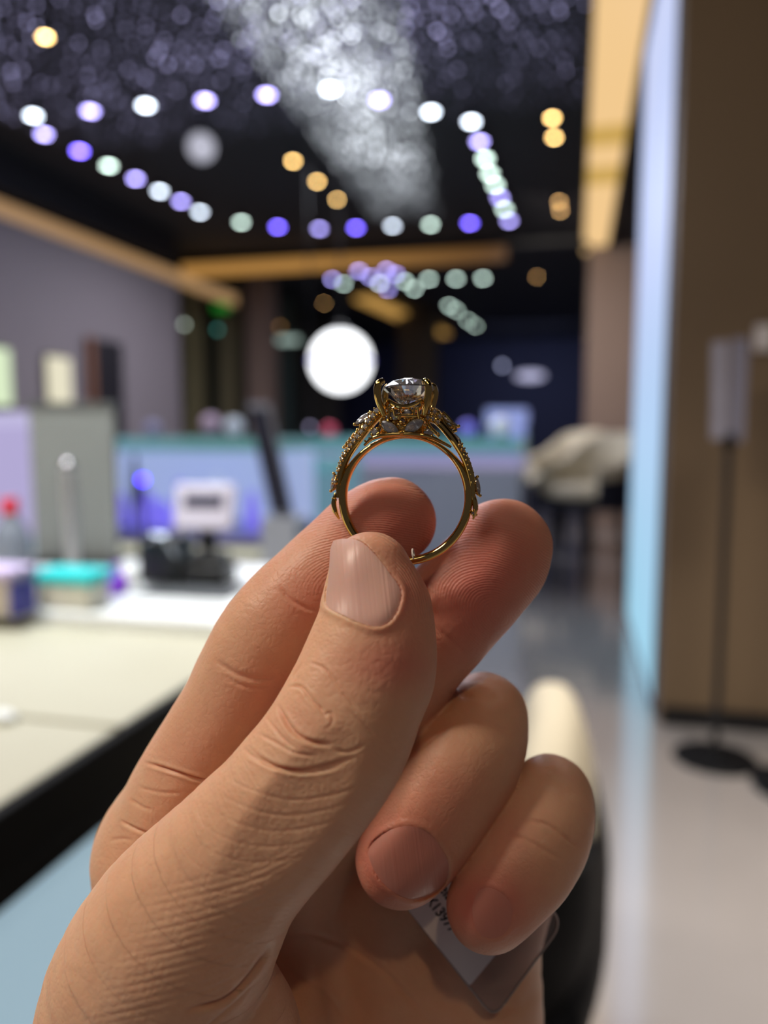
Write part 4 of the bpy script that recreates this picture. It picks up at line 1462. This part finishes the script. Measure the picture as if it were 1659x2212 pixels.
# saddle of cast gold that carries the stones below the head
sad = []
for i in range(9):
    t = i/8
    y_ = 944-(944-898)*t
    hu = (58*(1-t)+36*t)
    hw_ = 1.35+0.35*sin(pi*t)
    sad.append([q3(872+hu*cos(2*pi*k/28)*(1+0.05*sin(7*2*pi*k/28+i)), y_+2.5*sin(5*2*pi*k/28+i*1.7), 0)+Vector((0, 0, hw_*sin(2*pi*k/28)*1e-3)) for k in range(28)])
gm = MB().loft(sad)
for bx_, by_, bw_, br_ in ((870, 916, 2.1, .30), (871, 938, 2.2, .34), (842, 911, 2.1, .28), (826, 918, 1.8, .30), (820, 938, 1.7, .26), (912, 908, 2.0, .30), (922, 922, 1.9, .28), (948, 940, 1.4, .22), (866, 884, 2.5, .26), (884, 882, 2.5, .24),
                           (846, 885, 2.3, .24), (833, 904, 1.9, .3), (921, 900, 1.9, .3), (869, 905, 2.2, .26), (855, 914, 2.2, .22), (886, 912, 2.2, .22), (800, 948, 1.2, .22), (790, 953, 1.1, .18)):
    gm.sphere(tuple(q3(bx_, by_, bw_)), br_*1e-3, 10, 7)
gm.build('gallery', gold2, ring)

# head
cx_ = 884
cs_ = []
for k in range(48):
    a = 2*pi*k/48
    cs_.append(q3(cx_-6, 902)+Vector((2.75e-3*cos(a), 0, 2.4e-3*sin(a))))
MB().tube(cs_, 0.33e-3, 10, closed=True).build('basket_ring', gold, ring)
cs_ = []
for k in range(64):
    a = 2*pi*k/64
    dip = 0.55*abs(cos(2*a))**1.0
    cs_.append(q3(cx_-6, 868)+Vector((3.45e-3*cos(a), (-0.15-dip*1.9)*1e-3, 3.3e-3*sin(a))))
MB().tube(cs_, 0.36e-3, 10, closed=True).build('basket_ring', gold, ring)
for (pts, nm) in (([(838, 914, 0.8), (831, 893, 1.9), (823, 870, 2.6), (820, 848, 2.9), (824, 833, 2.75), (832, 827, 2.3)], 'claw'),
                  ([(914, 914, 0.8), (920, 893, 1.9), (926, 868, 2.5), (929, 848, 2.8), (926, 834, 2.6), (919, 829, 2.2)], 'claw'),
                  ([(838, 910, -0.8), (832, 890, -1.9), (826, 868, -2.6), (826, 846, -2.9), (830, 832, -2.7), (836, 827, -2.3)], 'claw'),
                  ([(914, 910, -0.8), (925, 890, -1.9), (932, 868, -2.6), (936, 848, -2.8), (934, 833, -2.6), (925, 828, -2.2)], 'claw')):
    rail(pts, [0.38, 0.48, 0.56, 0.58, 0.58, 0.46], nm, gold, 1.0)
# short struts inside the front of the basket
for x0, x1 in ((843, 846), (858, 853), (895, 900), (908, 905)):
    rail([(x0, 908, 2.0), (x1, 884, 2.5)], 0.2, 'strut')


def gem(shape, L_, Wd, depth, pos, normal, angle=0, name='side_stone', label=None, parent=ring, mtl=None):
    """faceted stone; L_, Wd half sizes in mm; angle turns it in its own plane (degrees, from the ring's u axis)"""
    def out(a, s):
        if shape == 'marquise':
            # pointed lens outline
            t = abs(cos(a))
            return (L_*s*cos(a), Wd*s*math.copysign(abs(sin(a))**1.35, sin(a)))
        return (L_*s*cos(a), Wd*s*sin(a))
    pts = []
    h = min(L_, Wd)
    for n_, s, z, o_ in ((8, 0.48, 0.34*h, 0.5), (8, 0.78, 0.24*h, 0.0), (16, 1.0, 0.03*h, 0.25), (16, 1.0, -0.03*h, 0.25), (8, 0.62, -0.44*depth, 0.5), (8, 0.28, -0.8*depth, 0.0), (1, 0.0, -depth, 0)):
        for k in range(n_):
            a = 2*pi*(k+o_)/n_
            x, y = out(a, s)
            pts.append((x*1e-3, y*1e-3, z*1e-3))
    N_ = Vector(normal).normalized()
    t0 = Vector((cos(radians(angle)), sin(radians(angle)), 0))
    X = (t0 - N_*t0.dot(N_))
    if X.length < 1e-3:
        X = Vector((0, 1, 0))-N_*N_.y
    X.normalize()
    Y = N_.cross(X)
    bm = bmesh.new()
    for p in pts:
        bm.verts.new(Vector(pos)+X*p[0]+Y*p[1]+N_*p[2])
    r_ = bmesh.ops.convex_hull(bm, input=bm.verts)
    bmesh.ops.delete(bm, geom=[g for g in r_['geom_interior'] if isinstance(g, bmesh.types.BMVert)], context='VERTS')
    bmesh.ops.dissolve_limit(bm, angle_limit=radians(3), verts=bm.verts, edges=bm.edges)
    me = bpy.data.meshes.new(name)
    bm.to_mesh(me)
    bm.free()
    me.materials.append(mtl or (dia2 if name == 'side_stone' else dia))
    o = bpy.data.objects.new(name, me)
    COL.objects.link(o)
    o.parent = parent
    if label:
        o['label'] = label
    # setting: beads at the ends, cup underneath
    if name == 'side_stone':
        mb = MB()
        br = 0.15 if h < 0.6 else 0.23
        angs = (0, 180) if shape == 'marquise' else (45, 135, 225, 315)
        for an in angs:
            x, y = out(radians(an), 1.05)
            c = Vector(pos)+X*x*1e-3+Y*y*1e-3
            mb.sphere(tuple(c+N_*0.08e-3), br*1.15e-3, 10, 7)
            mb.tube([c+N_*0.05e-3, c-N_*0.55*depth*1e-3-X*x*0.3e-3-Y*y*0.3e-3], [br*1e-3, br*0.8e-3], 8)
        ring1 = [Vector(pos)+X*out(2*pi*k/20, 1.04)[0]*1e-3+Y*out(2*pi*k/20, 1.04)[1]*1e-3-N_*0.12e-3 for k in range(20)]
        mb.tube(ring1, 0.10e-3, 6, closed=True)
        ring2 = [Vector(pos)+X*out(2*pi*k/20, 0.7)[0]*1e-3+Y*out(2*pi*k/20, 0.7)[1]*1e-3-N_*depth*0.75e-3 for k in range(20)]
        mb.tube(ring2, 0.14e-3, 6, closed=True)
        mb.build('setting', gold, o)
    return o


gem('round', 4.0, 4.0, 3.35, q3(cx_, 840, 0), (0, 1, 0), 11, 'centre_stone', 'large clear round brilliant centre stone')
# gallery stones facing the lens
for a_ in (('marquise', 1.62, 0.78, 0.7, (845, 926, 1.95), (0, -0.15, 1), -36), ('marquise', 1.68, 0.82, 0.7, (897, 923, 1.95), (0, -0.15, 1), 32),
           ('round', 0.80, 0.80, 0.6, (857, 899, 2.05), (0, 0.1, 1), 0), ('round', 0.74, 0.74, 0.6, (883, 897, 2.05), (0, 0.1, 1), 20),
           ('round', 0.62, 0.62, 0.5, (812, 934, 1.5), (-0.2, 0, 1), 0), ('round', 0.66, 0.66, 0.5, (927, 938, 1.5), (0.1, 0, 1), 0),
           ('round', 0.42, 0.42, 0.4, (838, 905, 1.8), (0, 0, 1), 0), ('round', 0.45, 0.45, 0.4, (872, 912, 1.9), (0, 0, 1), 0), ('round', 0.42, 0.42, 0.4, (905, 905, 1.8), (0, 0, 1), 0)):
    gem(a_[0], a_[1], a_[2], a_[3], q3(*a_[4]), a_[5], a_[6])
# shoulders: pave and marquises set on the outside, normals pointing away from the finger hole
def outn(px, py, wz):
    v = Vector((px-875, 1075-py, 0)).normalized()
    return Vector((v.x, v.y, wz))


pl_ = [(815, 886, 1.1), (806, 897, 1.1), (797, 908, 1.15), (789, 920, 1.15), (781, 931, 1.1), (773, 941, 1.1), (764, 950, 1.0), (757, 959, 1.0), (750, 968, 0.9), (743, 978, 0.9), (738, 989, 0.8), (734, 1000, 0.7), (730, 1011, 0.6)]
for i, p in enumerate(pl_):
    gem('round', 0.50-0.014*i, 0.50-0.014*i, 0.4, q3(p[0]+1, p[1]+2, p[2]+0.28), outn(p[0], p[1], 1.9 if i < 8 else 1.0))
for p in pl_[1:9]:
    gem('round', 0.36, 0.36, 0.35, q3(p[0]-7, p[1]-6, 0.1), outn(p[0], p[1], 0.3))
gem('marquise', 1.5, 0.72, 0.8, q3(783, 903, 0.35), outn(783, 903, 0.9), 52)
gem('marquise', 1.35, 0.62, 0.8, q3(716, 1041, 0.1), outn(716, 1041, 0.7), 87)
gem('round', 0.40, 0.40, 0.35, q3(722, 1040, 0.9), outn(716, 1041, 2.0))
gem('round', 0.36, 0.36, 0.35, q3(719, 1080, 0.3), outn(719, 1080, 0.9))
gem('round', 0.34, 0.34, 0.3, q3(720, 1100, 0.3), outn(719, 1080, 0.9))
pr_ = [(996, 962, 1.0), (1001, 972, 1.0), (1006, 983, 0.9), (1010, 994, 0.8), (1013, 1004, 0.8), (1016, 1014, 0.7), (1019, 1024, 0.6)]
for i, p in enumerate(pr_):
    gem('round', 0.36, 0.36, 0.35, q3(p[0]-1, p[1]+1, p[2]+0.2), outn(p[0], p[1], 0.8))
gem('marquise', 1.55, 0.72, 0.9, q3(971, 912, 0.2), outn(971, 912, 0.15), -52)
gem('marquise', 1.25, 0.66, 0.7, q3(985, 951, 0.9), outn(985, 951, 1.2), -62)
gem('marquise', 1.40, 0.62, 0.8, q3(1032, 1051, 0.0), outn(1032, 1051, 0.35), -85)
gem('round', 0.42, 0.42, 0.35, q3(1021, 1040, 0.8), outn(1021, 1040, 1.6))
gem('round', 0.46, 0.46, 0.35, q3(1024, 1108, 0.4), outn(1024, 1108, 1.2))
gem('round', 0.30, 0.30, 0.3, q3(1027, 1097, 0.3), outn(1024, 1108, 1.0))
# swelling leaf on the right shoulder, set with small stones
mb = MB()
mb.sphere((0, 0, 0), 1, 20, 12, (1.75e-3, 1.2e-3, 1.1e-3))
Rz = Matrix.Rotation(radians(-32), 3, 'Z')
mb.v = [tuple(Rz @ Vector(v) + q3(938, 900, 0.6)) for v in mb.v]
mb.build('leaf', gold2, ring)
for p in ((928, 893), (941, 893), (952, 903), (937, 908), (948, 915), (926, 905)):
    gem('round', 0.36, 0.36, 0.3, q3(p[0], p[1], 1.65), (0.2, 0.1, 1))
# open bezel frame beside the marquise
for pts in ([(953, 896, 0.9), (962, 918, 1.0), (975, 934, 0.9), (985, 932, 0.4)], [(985, 930, 0.3), (972, 908, 0.6), (957, 893, 0.7)]):
    rail(pts, 0.24, 'bezel_frame')
for p in ((957, 890, 0.3), (987, 931, 0.3), (794, 887, 0.4), (767, 924, 0.4), (719, 1021, 0.3), (711, 1061, 0.2), (1029, 1029, 0.2), (1036, 1073, 0.1)):
    pass

# ================================================================== THE TAG IN THE HAND
tg_b, tg_r, tg_l = W(1066, 2198, 0.1410), W(1214, 1994, 0.1420), W(862, 1938, 0.1358)
e1, e2 = (tg_r-tg_b), (tg_l-tg_b)
e1.normalize()
nrm = e1.cross(e2).normalized()
e2 = nrm.cross(e1)
if nrm.dot(FW) > 0:
    nrm = -nrm
e2 = nrm.cross(e1)
tagM = Matrix((e1, e2, nrm)).transposed().to_4x4()
tagM.translation = tg_b
tgo = thing('price_tag', 'small clear plastic price tag with white printed label held under the little finger', 'tag')
tgo.matrix_world = tagM


def on_tag(px, py):
    r_ = ray(px, py)
    t = (tg_b-CAM).dot(nrm)/r_.dot(nrm)
    v = CAM+r_*t-tg_b
    return Vector((v.dot(e1), v.dot(e2)))


def round_quad(cs, r, z0, z1):
    pts = []
    n = len(cs)
    for i in range(n):
        p, a_, b_ = cs[i], cs[i-1], cs[(i+1) % n]
        u, v = (a_-p).normalized(), (b_-p).normalized()
        for k in range(7):
            t = k/6
            pts.append((p+u*r)*(1-t)**2 + p*(2*t*(1-t)) + (p+v*r)*t*t)
    return pts, MB().loft([[(p.x, p.y, z0) for p in pts], [(p.x, p.y, z1) for p in pts]])


plastic = mat('clear_plastic', (235, 225, 228), 0.12, var=0.02, Transmission_Weight=0.88, IOR=1.25)
cb, cr, cl_ = on_tag(1066, 2198), on_tag(1214, 1994), on_tag(866, 1942)
ct_ = cb + (cr-cb) + (cl_-cb)*0.62
epts, plate = round_quad([cb, cr, ct_, cl_], 0.0030, -0.0003, 0.0003)
plate.build('sleeve', plastic, tgo)
MB().tube([(p.x, p.y, 0.0001) for p in epts], 0.00024, 8, closed=True).build('welded_edge', mat('plastic_edge', (225, 215, 215), 0.15, Transmission_Weight=0.6, IOR=1.3), tgo)
la, lb2, lc = on_tag(1013, 2126), on_tag(1150, 1960), on_tag(880, 1962)
round_quad([la, lb2, lb2+(lc-la)*0.7, lc], 0.0006, 0.0004, 0.0005)[1].build('paper_label', mat('paper', (226, 220, 220), 0.8, var=0.03, vscale=200), tgo)
M_ink = mat('ink', (30, 28, 34), 0.7)
for txt, p0, size, nm in (('X13977', (916, 1940), 0.0026, 'printed_number'), ('ela', (944, 1916), 0.0030, 'printed_word')):
    tcv = bpy.data.curves.new(nm, 'FONT')
    tcv.body = txt
    tcv.size = size
    tcv.extrude = 0.00001
    tcv.offset = 0.00004
    tcv.materials.append(M_ink)
    tmp_ = bpy.data.objects.new(nm+'_curve', tcv)
    COL.objects.link(tmp_)
    tme = bpy.data.meshes.new_from_object(tmp_.evaluated_get(bpy.context.evaluated_depsgraph_get()))
    bpy.data.objects.remove(tmp_)
    tme.materials.clear()
    tme.materials.append(M_ink)
    to = bpy.data.objects.new(nm, tme)
    COL.objects.link(to)
    to.parent = tgo
    x_, y_ = on_tag(*p0)
    dd = on_tag(p0[0]+62, p0[1]+80)-on_tag(*p0)
    to.location = (x_, y_, 0.00056)
    to.rotation_euler = (0, 0, math.atan2(dd.y, dd.x))
# thread from the ring band down behind the thumb to the tag
tie = q3(893, 1198, 0)
tv = Vector((tie.x, tie.y, 0)).normalized()
loopc = [ringM @ (tie*1.0 + Vector((0, 0, 0)) + tv*(0.86e-3*cos(2*pi*k/20)) + Vector((0, 0, 1.12e-3*sin(2*pi*k/20)))) for k in range(20)]
inv = tagM.inverted()
white_thread = mat('white_thread', (236, 232, 224), 0.4)
MB().tube([inv @ p for p in loopc], 0.00014, 8, closed=True).build('thread_loop', white_thread, tgo)
path = [W(893, 1214, 0.1215), W(900, 1300, 0.1225), W(890, 1420, 0.1235), W(850, 1600, 0.126), W(800, 1780, 0.134), W(830, 1900, 0.138), W(885, 1950, 0.1375)]
cp = spline([(p.x, p.y, p.z, 0) for p in path], 6)
MB().tube([inv @ Vector(p[:3]) for p in cp], 0.00012, 8).build('thread', white_thread, tgo)
